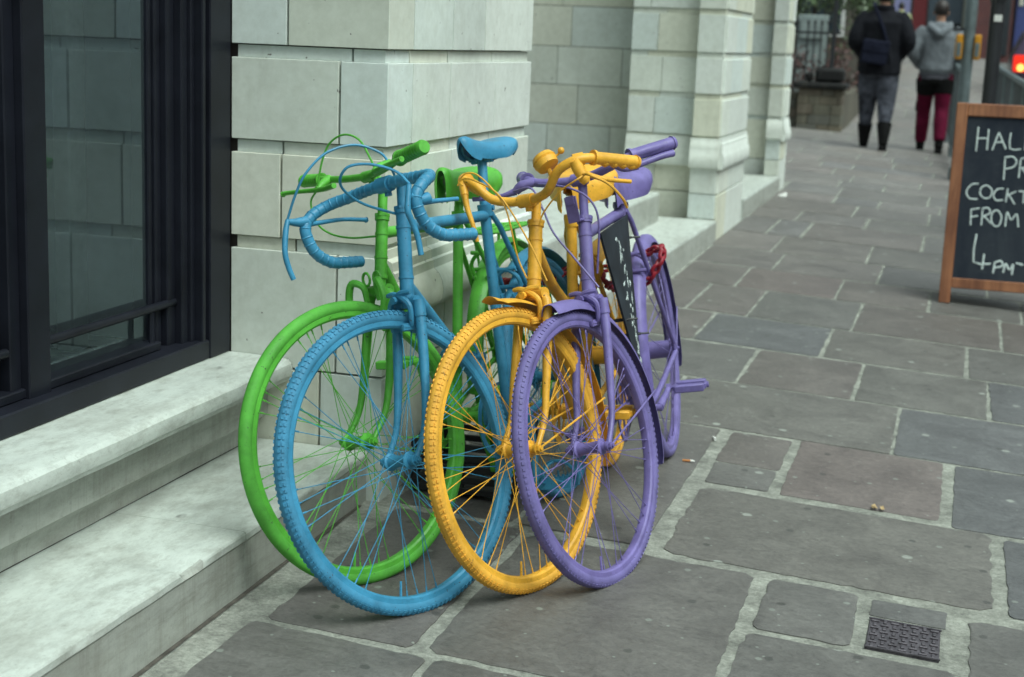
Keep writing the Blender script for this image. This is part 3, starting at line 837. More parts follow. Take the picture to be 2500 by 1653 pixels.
def saddle(root, M, mat, L=0.27, wr=0.075, wn=0.020, h=0.036, sprung=False, nose_up=0.0, closed=False):
    """M maps saddle space (x to the nose, y left, z up) to the world"""
    b = MB(); N = 26; K = 17
    def sect(i, k, sc):
        t = (i / (N - 1)) ** (1.7 if closed else 1)          # 0 nose, 1 rear
        x = L * 0.55 - t * L
        w = wn + (wr - wn) * (1 / (1 + math.exp(-(t - 0.58) * 11)))
        if t < 0.06 and not closed: w *= 0.55 + 0.45 * math.sqrt(t / 0.06)
        fc = max(.06, math.sqrt(max(0, 1 - (1 - t / .14) ** 2))) if closed and t < .14 else 1
        w *= fc
        if t > 0.9: w *= math.sqrt(max(0.0, 1 - ((t - 0.9) / 0.1) ** 2 * 0.55))
        a = -1 + 2 * k / (K - 1)
        th = a * rad(112)
        cl_ = h * .55 * (1 - fc) if closed else 0
        dep = h * fc * (1.15 if t < 0.3 else 1.0) * (1.0 - 0.25 * max(0, t - .75) / .25)
        yy = w * math.copysign(abs(math.sin(th)) ** 0.8, th) * sc
        zz = dep * (math.copysign(abs(math.cos(th)) ** 0.75, math.cos(th)) - 1) * sc - (1 - sc) * 0.012
        sag = -0.011 * math.sin(PI * min(1, t * 1.12)) + 0.010 * max(0, t - 0.7) / 0.3 + nose_up * (1 - t) - (0.012 * (1 - t / 0.06) ** 2 if t < 0.06 and not closed else 0) - (0.018 * ((t - 0.93) / 0.07) ** 2 if t > 0.93 else 0)
        sag -= cl_
        return M @ V((x + (1 - sc) * (0.0 if 0 < i < N - 1 else (-.01 if i == 0 else .01)), yy, zz + sag))
    vs = [sect(i, k, 1) for i in range(N) for k in range(K)] + [sect(i, k, .9) for i in range(N) for k in range(K)]
    Q = N * K; F = []
    for i in range(N - 1):
        for k in range(K - 1):
            a = i * K + k
            F.append((a, a + 1, a + K + 1, a + K)); F.append((Q + a, Q + a + K, Q + a + K + 1, Q + a + 1))
        F.append((i * K, (i + 1) * K, Q + (i + 1) * K, Q + i * K)); F.append((i * K + K - 1, Q + i * K + K - 1, Q + (i + 1) * K + K - 1, (i + 1) * K + K - 1))
    for k in range(K - 1):
        F.append((k, Q + k, Q + k + 1, k + 1)); a = (N - 1) * K + k
        F.append((a, a + 1, Q + a + 1, Q + a))
    b.add(vs, F)
    sd = b.build('saddle', mat, root, angle=50)
    b = MB()
    for s in (-1, 1):
        b.tube([M @ V(p) for p in ((L * .46, s * .006, -.030), (L * .34, s * .018, -.046), (L * .12, s * .022, -.056), (-L * .12, s * .022, -.056), (-L * .30, s * .034, -.040), (-L * .38, s * .05, -.022))], .0036, 7, smooth=4)
        if sprung:
            pts = [M @ V((-L * .33 + .012 * math.cos(q), s * .052 + .012 * math.sin(q), -.068 + .046 * q / (2 * PI * 4.5))) for q in [i * PI / 5 for i in range(46)]]
            b.tube(pts, .0028, 6)
            b.tube([M @ V((-L * .33, s * .052, -.069)), M @ V((-L * .05, s * .022, -.058))], .0038, 6)
    b.tube([M @ V((.005, -.03, -.056)), M @ V((.005, .03, -.056))], .012, 10)
    b.tube([M @ V((.005, -.036, -.056)), M @ V((.005, .036, -.056))], .006, 6)
    b.build('rail', mat, sd)
    return sd

def pedal(b, M, kind):
    """M maps pedal space (x fore-aft, y out along the spindle, z up) to the world"""
    b.tube([M @ V((0, -.01, 0)), M @ V((0, .10, 0))], .0065, 8)
    if kind == 'block':
        for s in (-1, 1): b.box((s * .030 - .013, .012, -.011), (s * .030 + .013, .098, .011), M, bev=.003)
        b.box((-.022, .006, -.006), (.022, .014, .006), M); b.box((-.022, .096, -.008), (.022, .103, .008), M, bev=.002)
        b.disc(M @ V((0, .104, 0)), M.to_3x3() @ V((0, 1, 0)), .009, .01, 10)
    else:                                               # cage with toe clip
        for s in (-1, 1):
            b.box((s * .036 - .0015, .010, -.013), (s * .036 + .0015, .098, .013), M)
            for q in range(7): b.box((s * .036 - .002, .014 + q * .0125, .0132), (s * .036 + .002, .020 + q * .0125, .018), M)
        b.box((-.036, .009, -.011), (.036, .0115, .011), M); b.box((-.036, .0965, -.011), (.036, .099, .011), M)
        for s in (-.022, .0, .022): b.box((s - .0015, .012, -.012), (s + .0015, .096, -.009), M)
        b.box((-.036, .05, -.004), (.036, .056, .004), M)
        b.tube([M @ V(p) for p in ((.037, .03, .004), (.075, .032, .012), (.09, .05, .03), (.07, .055, .05), (.03, .055, .055))], .003, 6, smooth=4)
        b.tube([M @ V(p) for p in ((.037, .08, .004), (.075, .078, .012), (.09, .06, .03), (.07, .055, .05))], .003, 6, smooth=4)
        b.tube([M @ V(p) for p in ((-.005, .008, -.01), (-.005, .006, .02), (-.002, .03, .052), (.0, .075, .052), (-.005, .102, .02), (-.005, .1, -.01))], .0045, 6, smooth=4)

def make_bike(key, label, S):
    D = {k: (V(v) if isinstance(v, list) else v) for k, v in BIKE[key].items()}
    mat = S['mat']; R = D['R']
    O, hv, nl, uv = D['O'], D['hv'], D['nl'], D['uv']
    foot = O + hv * 0.5 - uv * R
    foot.z = gz(foot.x, foot.y)
    root = empty('bicycle', frame_m(hv, nl, uv, foot), label, 'bicycle', 'painted bicycles leaning together by the steps')
    def F(u, w, v): return O + u * hv + w * nl + v * uv
    def S_(f, s, u): return D['c'] + f * D['d'] + s * D['lf'] + u * D['up']
    def AX(t): return D['A'] + D['ax'] * t
    def SW(p): return S_(p.x, p.y, p.z)
    kf = -(D['ax'].dot(D['d'])); kf = D['ax'].dot(D['d']) / D['ax'].dot(D['up'])
    off = (D['A'] - D['c']).dot(D['d'])
    def axf(u): return off + kf * u
    # wheels
    WF = frame_m(D['d'], D['lf'], D['up'], D['c'])
    WR = frame_m(hv, nl, uv, O)
    wheel(root, 'front_wheel', WF, S.get('RF', R), mat, knobs=S.get('knobs', 0), cross_phase=S.get('ph', 5))
    wheel(root, 'rear_wheel', WR, R, mat, big_hub=S.get('bighub', False), hub_w=0.10 if S.get('bighub') else .085, cross_phase=13)
    # frame
    b = MB(); ht0, ht1 = S['ht']; rh = S.get('rh', .0165)
    b.tube([AX(ht0), AX(ht1)], rh, 18)
    for t, k in ((ht0 - .004, 1.18), (ht1 - .004, 1.18)): b.tube([AX(t), AX(t + .010)], rh * k, 18)
    for t in (ht0 + .045, ht1 - .04): b.tube([AX(t), AX(t + .006)], rh * 1.1, 18)
    bb = V(S['bb']); st = V(S['st'])
    BBp = F(bb.x, 0, bb.y); STp = F(st.x, 0, st.y)
    rt = S.get('rt', .0143)
    b.tube([BBp, STp], rt, 16)
    b.tube([F(bb.x, -.036, bb.y), F(bb.x, .036, bb.y)], .022, 18)
    if S.get('frame') == 'ladies':
        p0 = AX(ht1 - .055)
        b.tube([p0, p0.lerp(F(st.x, 0, .20), .35) - uv * .028, F(st.x + .02, 0, .20)], .0148, 14, smooth=8)
        p1 = AX(ht0 + .03)
        b.tube([p1, p1.lerp(BBp, .45) - uv * .035, BBp], .0165, 14, smooth=8)
    else:
        b.tube([AX(ht1 - .035), F(st.x, 0, st.y - .018)], rt, 16)
        b.tube([AX(ht0 + .03), BBp], rt * 1.12, 16)
    b.tube([STp - uv * .02, STp + uv * .012], rt * 1.3, 16)
    for s in (-1, 1):
        b.tube([F(st.x - .008, s * .012, st.y - .012), F(st.x - .03, s * .022, st.y - .05), F(.02, s * .058, .01)], [.0078, .0078, .0068], 10)
        b.tube([F(bb.x - .02, s * .018, bb.y), F(bb.x - .09, s * .036, bb.y * .9), F(.02, s * .058, -.006)], [.0105, .010, .0075], 10, smooth=5)
        b.box((-.018, s * .058 - .003, -.02), (.034, s * .058 + .003, .018), WR, bev=.001)
    b.tube([F(.20 if not S.get('bighub') else .24, -.034, .285), F(.20 if not S.get('bighub') else .24, .034, .285)], .006, 8)
    b.build('frame', mat, root)
    # fork
    b = MB(); cr = S.get('crown', .355)
    for s in (-1, 1):
        sh = .040
        path = [(axf(cr), s * sh * .62, cr), (axf(cr - .02), s * sh, cr - .025), (axf(.22), s * .046, .22), (axf(.13) + .004, s * .049, .13), (axf(.13) * .62 + .0, s * .05, .06), (-.002, s * .052, .0)]
        b.tube([S_(*p) for p in path], [.013, .0125, .0115, .0095, .0078, .0065], 12, smooth=6)
        b.disc(S_(0, s * .052, 0), D['lf'], .013, .006, 12)
        if S.get('lugs'): b.tube([S_(axf(cr - .005), s * sh, cr + .004), S_(axf(cr - .03), s * .0415, cr - .034)], [.0135, .0145], 12)
    b.tube([S_(axf(cr) , -.036, cr + .002), S_(axf(cr), .036, cr + .002)], S.get('crr', .0135), 14)
    b.tube([S_(axf(cr - .01), 0, cr - .012), AX(ht0)], rh * .92, 14)
    b.build('fork', mat, root)
    # stem
    b = MB(); top = S['stemtop']; cl = S_(*S['clamp'])
    b.tube([AX(ht1 + .006), AX(ht1 + .012)], rh * 1.3, 8)
    b.tube([AX(ht1), AX(top)], .0118, 14)
    b.tube([AX(top - .004), AX(top - .008).lerp(cl, .5), cl], [.013, .0125, .0135], 12, smooth=4)
    b.tube([cl - D['lf'] * .020, cl + D['lf'] * .020], S.get('bar_r', .0115) + .0052, 16)
    b.tube([cl - D['up'] * .027 - D['d'] * .006, cl - D['up'] * .012 - D['d'] * .006], .009, 8)
    b.tube([AX(top), AX(top + .008)], .008, 6)
    b.build('stem', mat, root)
    # handlebar and what is fixed to it
    b = MB()
    hb = S['bar']
    if isinstance(hb[0], tuple) and len(hb) and S.get('bar_full'):
        pts = [S_(*p) for p in hb]
    else:
        pts = [S_(f, -s, u) for f, s, u in reversed(hb[1:])] + [S_(f, s, u) for f, s, u in hb]
    b.tube(pts, S.get('bar_r', .0115), 12, smooth=8)
    if S.get('taped'):
        P = catmull(pts, 8); acc = 0
        for i in range(1, len(P)):
            acc += (P[i] - P[i - 1]).length
            if acc > .017:
                acc = 0; d = (P[i] - P[i - 1]).normalized()
                b.tube([P[i] - d * .003, P[i], P[i] + d * .003], [S['bar_r'] * .98, S['bar_r'] * 1.09, S['bar_r'] * .98], 12)
    hbo = b.build('handlebar', mat, root)
    for g in S.get('grips', ()):
        b = MB(); a, e = S_(*g[0]), S_(*g[1]); r = g[2]
        d = (e - a); L = d.length; d.normalize()
        N = 40
        rr = [r * (1 + (.10 if (i // 2) % 2 else 0) * (g[3] == 'rib')) for i in range(N + 1)]
        b.tube([a + d * (L * i / N) for i in range(N + 1)], rr, 16)
        b.tube([a, a + d * .006], r * 1.22, 16); b.tube([e - d * .005, e + d * .004], [r * 1.15, r * .9], 16)
        if g[3] == 'finger':
            dn = (-D['up'] + d * d.dot(D['up'])).normalized()
            for q in range(4): b.tube([a + d * (L * (.28 + .2 * q) - .012) + dn * r * .3, a + d * (L * (.28 + .2 * q)) + dn * r * .62, a + d * (L * (.28 + .2 * q) + .012) + dn * r * .3], [r * .5, r * .72, r * .5], 12, smooth=3)
        b.build('grip', mat, root)
    for lv in S.get('levers', ()):
        b = MB()
        for path, r in lv: b.tube([S_(*p) for p in path], r, 10, smooth=5)
        b.build('brake_lever', mat, root)
    for cb, r in S.get('cables', ()):
        b = MB(); b.tube([S_(*p) for p in cb], r, 7, smooth=8)
        b.build('brake_cable', mat, root)
    # front brake
    b = MB()
    if S['brake'] == 'caliper':
        u0 = R - .002; f0 = axf(u0) + .018
        b.tube([S_(axf(u0 + .02), 0, u0 + .02), S_(f0 + .02, 0, u0 + .02)], .006, 8)
        b.disc(S_(f0 + .022, 0, u0 + .02), D['d'], .009, .008, 8)
        for s in (-1, 1):
            b.tube([S_(f0 + .006 * (s > 0), s * -.036, u0 + .034), S_(f0 + .008, s * -.012, u0 + .034), S_(f0 + .008, s * .016, u0 + .022), S_(f0 + .006, s * .034, u0 + .002), S_(f0 + .003, s * .030, u0 - .03), S_(f0, s * .024, u0 - .043)], [.0055, .007, .0075, .007, .006, .005], 8, smooth=4)
            b.tube([S_(f0 + .024, s * .018, u0 - .043), S_(f0 - .022, s * .018, u0 - .046)], .0068, 8)
            b.box((f0 - .024, s * .019 - .004, u0 - .053), (f0 + .026, s * .019 + .004, u0 - .036), WF, bev=.002)
    else:                                               # cantilever with looped spring arms
        u0 = R
        for s in (-1, 1):
            b.tube([S_(axf(.27) + .016, s * .046, .262), S_(axf(.27) + .03, s * .060, .30), S_(axf(.3) + .035, s * .066, .335), S_(axf(.33) + .04, s * .050, .372), S_(axf(.35) + .03, s * .026, .36), S_(axf(.35) + .025, s * .024, .325)], [.009, .009, .0095, .0095, .0085, .007], 8, smooth=5)
            b.tube([S_(axf(.3) + .03, s * .024, u0 - .044), S_(axf(.3) - .022, s * .022, u0 - .05)], .0065, 8)
            b.disc(S_(axf(.27) + .02, s * .046, .262), D['d'], .012, .012, 12)
            pts = [S_(axf(.36) + .024 + .0, s * .02 + .013 * math.cos(q), .378 + .016 * math.sin(q)) for q in [i * PI / 6 for i in range(13)]]
            b.tube(pts, .0036, 6)
    b.build('brake_caliper', mat, root)
    # rear brake
    b = MB()
    for s in (-1, 1):
        b.tube([F(.215, s * -.03, .335), F(.215, s * .01, .33), F(.21, s * .034, .30), F(.205, s * .026, .262)], .006, 8, smooth=4)
        b.box((.19, s * .018 - .004, .255), (.235, s * .018 + .004, .27), WR, bev=.002)
    b.build('brake_caliper', mat, root)
    # mudguards
    for nm, wh, Rg, a0, a1, w in S.get('guards', ()):
        b = MB()
        fn = SW if wh == 'f' else (lambda p: F(p.x, p.y, p.z))
        guard(b, fn, Rg, rad(a0), rad(a1), w, tip=S.get('tip', 0) if wh == 'f' and a0 > 60 and a0 < 95 else 0, drop=S.get('gdrop', .011), pw=3 if 'gdrop' in S else 2)
        if nm == 'stay':
            a = rad(S['stay'])
            for s in (-1, 1):
                b.tube([fn(V((0, s * .06, 0))), fn(V((Rg * math.cos(a), s * .026, Rg * math.sin(a))))], .0027, 6)
        b.build('mudguard', mat, root)
    # saddle and post
    sp = S['saddle']
    M = frame_m(hv * math.cos(sp['tilt']) - uv * math.sin(sp['tilt']), nl, uv * math.cos(sp['tilt']) + hv * math.sin(sp['tilt']), F(sp['u'], 0, sp['v']))
    saddle(root, M, mat, sp['L'], sp['w'], sp['n'], sp['h'], sp.get('sprung', False), sp.get('nose', 0), sp.get('closed', False))
    b = MB(); b.tube([STp, M @ V((.005, 0, -.05))], .0128, 14)
    b.tube([STp + nl * -.022 - hv * .012, STp + nl * .022 - hv * .012], .007, 8)
    b.build('seat_post', mat, root)
    # transmission
    b = MB(); cw = -.047; rr = S.get('ring', .09)
    Mb = frame_m(hv, nl, uv, F(bb.x, 0, bb.y))
    b.lathe([(rr, cw - .002), (rr, cw + .002), (rr - .012, cw + .002), (rr - .012, cw - .002)], 48, Mb)
    for i in range(44):
        a = 2 * PI * i / 44
        b.box((rr - .002, cw - .0014, -.0026), (rr + .0045, cw + .0014, .0026), Mb @ Matrix.Rotation(a, 4, 'Y'))
    for i in range(5): b.box((.012, cw - .002, -.007), (rr - .010, cw + .002, .007), Mb @ Matrix.Rotation(2 * PI * i / 5 + .3, 4, 'Y'), bev=.001)
    b.lathe([(0, cw - .006), (.018, cw - .006), (.018, cw + .004), (0, cw + .004)], 16, Mb, closed=False)
    b.build('chainring', mat, root)
    b = MB(); rs = .034
    n = V((O - Mb.translation)); lo_b = [F(bb.x, cw, bb.y) + (hv * math.cos(a) + uv * math.sin(a)) * (rr + .002) for a in [rad(x) for x in range(-95, 100, 13)]]
    lo_r = [F(0, cw, 0) + (hv * math.cos(a) + uv * math.sin(a)) * rs for a in [rad(x) for x in range(100, 270, 17)]]
    ch = lo_b + lo_r; ch.append(ch[0])
    b.tube(ch, .0042, 6, flat=nl)
    b.lathe([(rs, cw - .0015), (rs, cw + .0015), (.012, cw + .0015), (.012, cw - .0015)], 24, WR)
    b.build('chain', S.get('chainmat', mat), root)
    for (s, pu, pv) in S['pedals']:
        b = MB(); w0 = s * .060
        b.tube([F(bb.x, s * .03, bb.y), F(bb.x, w0 + s * .008, bb.y)], .011, 10)
        b.tube([F(bb.x, w0, bb.y), F(pu, w0 + s * .012, pv)], [.0125, .0085], 10)
        b.disc(F(pu, w0 + s * .012, pv), nl, .0125, .014, 12)
        b.build('crank', mat, root)
        tl = S.get('pedtilt', 0)
        x = hv * math.cos(tl) + uv * math.sin(tl); z = uv * math.cos(tl) - hv * math.sin(tl)
        b = MB(); pedal(b, frame_m(x, nl * s, z, F(pu, w0 + s * .02, pv)), S.get('pedal', 'block'))
        b.build('pedal', mat, root)
    return root, F, S_, AX

def sym(pts): return pts
bikes = {}
bikes['blue'] = make_bike('blue', 'blue racing bicycle with taped drop handlebars and raised saddle, second from the window', dict(
    mat=BLUE, knobs=2, ht=(.368, .572), rh=.0165, bb=(.35, -.05), st=(.292, .505), rt=.0145, stemtop=.655, clamp=(-.088, 0, .632), crown=.352, lugs=True, crr=.0145,
    bar=[(-.088, 0, .632), (-.088, .06, .631), (-.085, .13, .626), (-.062, .182, .618), (-.020, .2, .598), (.004, .2, .572), (.002, .2, .540), (-.016, .2, .507), (-.055, .2, .484), (-.10, .2, .480), (-.148, .2, .479)],
    bar_r=.0138, taped=True,
    levers=[[([(.0, -.2, .585), (.03, -.2, .585), (.052, -.2, .588)], [.014, .010, .007]), ([(.052, -.2, .592), (.064, -.2, .563), (.075, -.2, .516), (.071, -.2, .479), (.063, -.2, .452)], [.006, .0072, .0068, .0066, .0064]), ([(.010, -.2, .579), (-.033, -.198, .580), (-.1, -.19, .583), (-.165, -.186, .578), (-.172, -.186, .577)], [.009, .0058, .005, .0055, .0075])],
            [([(-.03, .2, .566), (.0, .2, .563), (.02, .2, .575)], [.014, .010, .007]), ([(.018, .2, .598), (.033, .2, .545), (.028, .2, .521), (.018, .2, .486), (.016, .2, .443)], [.006, .0072, .0068, .0066, .0064]), ([(-.01, .2, .558), (-.06, .192, .560), (-.13, .188, .562)], [.008, .0055, .005])]],
    cables=[([(.053, -.2, .592), (.04, -.171, .646), (.021, -.143, .691), (-.026, -.114, .732), (-.091, -.086, .743), (-.139, -.057, .717), (-.138, -.029, .68), (-.134, 0.0, .62)], .0032),
            ([(.016, .2, .599), (.023, .17, .633), (.065, .14, .656), (.102, .11, .658), (.107, .08, .636), (.073, .05, .613), (0, .02, .587), (-.115, -.01, .564)], .0032)],
    brake='caliper', guards=[('g', 'r', .372, 62, 200, .024)], saddle=dict(u=.245, v=.690, tilt=-.12, L=.25, w=.070, n=.022, h=.034, closed=True), ring=.085,
    pedals=[(1, .405, -.215), (-1, .295, .115)], pedal='cage', pedtilt=.15))
bikes['yellow'] = make_bike('yellow', 'yellow step-through bicycle with a bell on its swept handlebar, between the blue and purple ones', dict(
    mat=YELLOW, knobs=2, ht=(.362, .545), rh=.0172, bb=(.50, -.06), st=(.435, .462), rt=.0150, stemtop=.612, clamp=(-.175, 0, .584), crown=.352, crr=.017,
    bar=[(-.175, 0, .584), (-.165, .05, .588), (-.150, .088, .602), (-.143, .125, .640), (-.155, .165, .658), (-.185, .190, .660), (-.24, .211, .652), (-.31, .238, .638)], frame='ladies',
    grips=[((-.195, .194, .660), (-.315, .241, .637), .0155, 'finger'), ((-.195, -.194, .660), (-.315, -.241, .637), .0155, 'finger')],
    levers=[[([(-.152, .168, .660), (-.160, .172, .640), (-.166, .182, .612), (-.168, .186, .602)], [.013, .0155, .014, .009]), ([(-.165, .18, .628), (-.21, .208, .606), (-.28, .238, .592)], [.007, .0055, .005])],
            [([(-.150, -.165, .660), (-.142, -.160, .640), (-.128, -.15, .618)], [.010, .012, .010]), ([(-.128, -.15, .620), (-.122, -.143, .585), (-.12, -.132, .545), (-.122, -.127, .502)], [.0085, .007, .006, .005])]],
    cables=[([(-.1, -.131, .643), (-.103, -.139, .656), (-.106, -.121, .671), (-.109, -.09, .664), (-.111, -.051, .624), (-.114, -.02, .566), (-.117, -.009, .454), (-.12, .007, .398)], .0022),
            ([(-.1, -.146, .645), (-.104, -.131, .659), (-.108, -.097, .65), (-.112, -.031, .602), (-.116, .03, .487), (-.12, .065, .385)], .0022),
            ([(-.15, .19, .622), (-.12, .227, .618), (-.147, .258, .591), (-.173, .274, .554), (-.2, .267, .531)], .0034),
            ([(-.14, .20, .620), (-.12, .186, .610), (-.12, .138, .59), (-.12, .085, .549), (-.12, .066, .521)], .0022)],
    brake='caliper', guards=[('stay', 'f', .361, 85, 198, .027), ('stay', 'r', .362, 40, 215, .027)], stay=170, tip=.012,
    saddle=dict(u=.345, v=.585, tilt=.06, L=.25, w=.104, n=.032, h=.050, sprung=True), ring=.08, bighub=True,
    pedals=[(1, .62, -.035), (-1, .37, -.085)], pedal='block'))
bikes['purple'] = make_bike('purple', 'purple roadster bicycle with a dark board in its frame, nearest the open pavement', dict(
    mat=PURPLE, knobs=1, ht=(.372, .572), rh=.0168, bb=(.485, -.08), st=(.352, .492), rt=.0148, stemtop=.672, clamp=(-.225, 0, .655), crown=.345, lugs=True, crr=.0145,
    bar=[(-.225, 0, .655), (-.215, .05, .658), (-.205, .105, .668), (-.225, .150, .682), (-.26, .185, .690), (-.33, .225, .696)],
    grips=[((-.225, .150, .683), (-.335, .226, .697), .0162, 'plain'), ((-.225, -.150, .683), (-.335, -.226, .697), .0162, 'plain')],
    levers=[[([(-.205, .12, .668), (-.21, .14, .655), (-.235, .165, .652)], [.010, .009, .006]), ([(-.235, .165, .658), (-.29, .205, .668), (-.322, .226, .671)], [.0085, .0085, .0095])],
            [([(-.205, -.12, .674), (-.19, -.15, .670), (-.185, -.168, .66)], [.012, .014, .011]), ([(-.185, -.168, .66), (-.175, -.20, .656), (-.165, -.25, .658), (-.16, -.285, .664)], [.010, .0062, .0052, .0062])]],
    cables=[([(-.16, -.16, .66), (-.12, -.084, .655), (-.115, -.061, .602), (-.11, -.041, .535), (-.105, .008, .459), (-.1, .06, .379)], .0028),
            ([(-.19, -.1, .665), (-.14, -.022, .649), (-.14, .028, .627), (-.14, .065, .592), (-.14, .074, .535), (-.14, .042, .413)], .0028)],
    brake='caliper', guards=[('stay', 'f', .368, 80, 199, .028), ('stay', 'r', .366, -12, 200, .027)], stay=168, tip=.004, gdrop=.026,
    saddle=dict(u=.325, v=.590, tilt=-.02, L=.27, w=.088, n=.026, h=.050, sprung=True), ring=.085, bighub=True, chainmat=BLACK,
    pedals=[(1, .345, -.055), (-1, .625, -.105)], pedal='block'))
bikes['green'] = make_bike('green', 'green bicycle with rear rack and straight handlebar, closest to the stone wall and window', dict(
    mat=GREEN, knobs=0, ht=(.388, .531), rh=.0150, bb=(.50, -.075), st=(.365, .455), rt=.0140, stemtop=.625, clamp=(-.145, -.005, .625), crown=.345, crr=.015,
    bar=[(-.165, -.285, .653), (-.155, -.2, .645), (-.145, -.1, .632), (-.140, 0, .626), (-.125, .09, .634), (-.105, .17, .646), (-.085, .262, .652)], bar_full=True, bar_r=.0092,
    grips=[((-.158, -.205, .645), (-.168, -.295, .655), .0150, 'rib'), ((-.112, .150, .645), (-.086, .268, .653), .0158, 'rib')],
    levers=[[([(-.15, -.165, .642), (-.12, -.16, .628), (-.10, -.156, .616)], [.012, .011, .008]), ([(-.085, -.069, .614), (-.095, -.12, .613), (-.1, -.156, .615), (-.1, -.226, .621), (-.1, -.285, .625), (-.1, -.297, .624)], [.007, .007, .0066, .0055, .006, .008])],
            [([(-.125, .10, .640), (-.09, .10, .632), (-.07, .105, .622)], [.011, .011, .008]), ([(-.07, .105, .622), (-.055, .16, .626), (-.045, .235, .632)], [.007, .006, .007])]],
    cables=[([(-.1, -.156, .615), (-.109, -.134, .681), (-.117, -.104, .722), (-.126, -.057, .735), (-.134, -.011, .714), (-.143, .01, .665), (-.151, .014, .634), (-.16, .013, .60)], .0026),
            ([(-.1, -.156, .615), (-.1, -.188, .588), (-.1, -.174, .535), (-.1, -.124, .502), (-.1, -.048, .483), (-.1, .041, .476)], .0026)],
    brake='canti', guards=[('stay', 'r', .354, -8, 205, .025)], stay=150,
    saddle=dict(u=.325, v=.582, tilt=-.10, L=.26, w=.092, n=.026, h=.052, sprung=True), ring=.085,
    pedals=[(1, .44, -.235), (-1, .565, .085)], pedal='block'))
# bell and thumb ball on the yellow handlebar
root, F, S_, AX = bikes['yellow']
D = BIKE['yellow']
b = MB(); c = S_(-.135, .098, .668); ax = (V(D['up']) * .80 - V(D['lf']) * .55 - V(D['d']) * .1).normalized()
b.tube([c - ax * .019, c - ax * .017, c - ax * .004, c - ax * .001, c + ax * .003, c + ax * .014, c + ax * .019], [.013, .027, .031, .028, .031, .026, .009], 24)
b.tube([c, S_(-.147, .105, .625)], .006, 8)
b.tube([c + V(D['lf']) * .02, S_(-.15, .136, .684)], .003, 6); b.ball(S_(-.15, .138, .687), .0085)
b.build('bell', YELLOW, root)
# bolted clamps on the yellow bar
for s in (-1, 1):
    b = MB(); b.tube([S_(-.162, s * .160, .659), S_(-.178, s * .180, .661)], .0158, 14)
    b.build('bar_clamp', YELLOW, root)
# lamp bracket on the purple steering head
root, F, S_, AX = bikes['purple']
D = BIKE['purple']
b = MB(); t = .575
b.tube([AX(t), AX(t + .010)], .021, 16)
M = frame_m(V(D['d']), V(D['lf']), V(D['up']), AX(t + .005))
b.box((.016, -.020, -.004), (.045, .010, .002), M, bev=.001)
b.box((.043, -.022, -.006), (.047, .012, .060), M, bev=.001)
b.box((.046, -.016, .040), (.0485, .006, .062), M)
b.build('lamp_bracket', PURPLE, root)
# dark board in the frame triangle of the purple bicycle with worn chalk writing
b = MB()
tri = [(.83, .463), (.378, .466), (.405, .38), (.492, .00), (.512, .01)]
b.prism([F(u, .017, v) for u, v in tri], V(D['nl']) * .006)
board = b.build('frame_board', plain('slate_paint', (0.022, 0.028, 0.036), 0.6, 0.45, 14, spec=.25), root, smooth=False)
CHALK = plain('chalk', (0.62, 0.68, 0.62), 0.9, 0.25, 160)
b = MB(); random.seed(5)
for i in range(30):
    v = .415 - .0132 * i + random.uniform(-.008, .008)
    wd = max(.02, .36 * (v / .45) ** 1.1); c = .465 + (v - .02) * .25
    u0 = c + random.uniform(-.18, .22) * wd
    a_ = V((V(D['hv']) * random.uniform(-.5, .9) + V(D['uv']) * random.uniform(.5, 1))).normalized() if i % 3 else (V(D['hv']) + V(D['uv']) * random.uniform(-.3, .3)).normalized()
    L = random.uniform(.014, .034); n_ = V(D['nl']); t_ = a_.cross(n_)
    p_ = F(u0, .0232, v)
    b.tube([p_, p_ + a_ * L * .5 + t_ * random.uniform(-.006, .006), p_ + a_ * L], [.002, random.uniform(.004, .0075), .0015], 8, smooth=3, flat=n_)
CHALK = chalk_mat('worn_chalk', .38, .56)
b.build('chalk_lettering', CHALK, board)
for (u, v) in ((.393, .40), (.455, .13), (.62, .20)):
    b = MB()
    pts = [F(u + .012 * math.cos(a) - .01, .002 + .026 * math.sin(a), v) for a in [2 * PI * i / 14 for i in range(15)]]
    b.tube(pts, .0035, 6); b.tube([F(u - .012, .028, v), F(u - .028, .048, v - .003)], .003, 5)
    b.build('cable_tie', BLACK, board)
# rear rack on the green bicycle
root, F, S_, AX = bikes['green']
b = MB()
zr = .392
for w in (-.062, .062): b.tube([F(.33, w * .5, zr + .008), F(.24, w, zr), F(-.03, w, zr - .004), F(-.10, w * .9, zr - .006)], .0048, 8, smooth=4)
for w in (-.034, -.012, .012, .034): b.tube([F(.26, w, zr), F(-.08, w, zr - .006)], .0036, 6)
for u in (.24, .13, .02, -.08): b.tube([F(u, -.064, zr + .001 - (.24 - u) * .018), F(u, .064, zr + .001 - (.24 - u) * .018)], .004, 6)
for w in (-1, 1):
    b.tube([F(-.10, w * .058, zr - .006), F(-.118, w * .064, zr - .03), F(-.115, w * .068, zr - .09), F(-.01, w * .066, .01)], .005, 8, smooth=4)
    b.tube([F(.10, w * .062, zr - .007), F(-.005, w * .066, .02)], .0045, 8)
b.tube([F(-.10, -.056, zr - .006), F(-.10, .056, zr - .006)], .0048, 8)
b.build('rear_rack', GREEN, root)

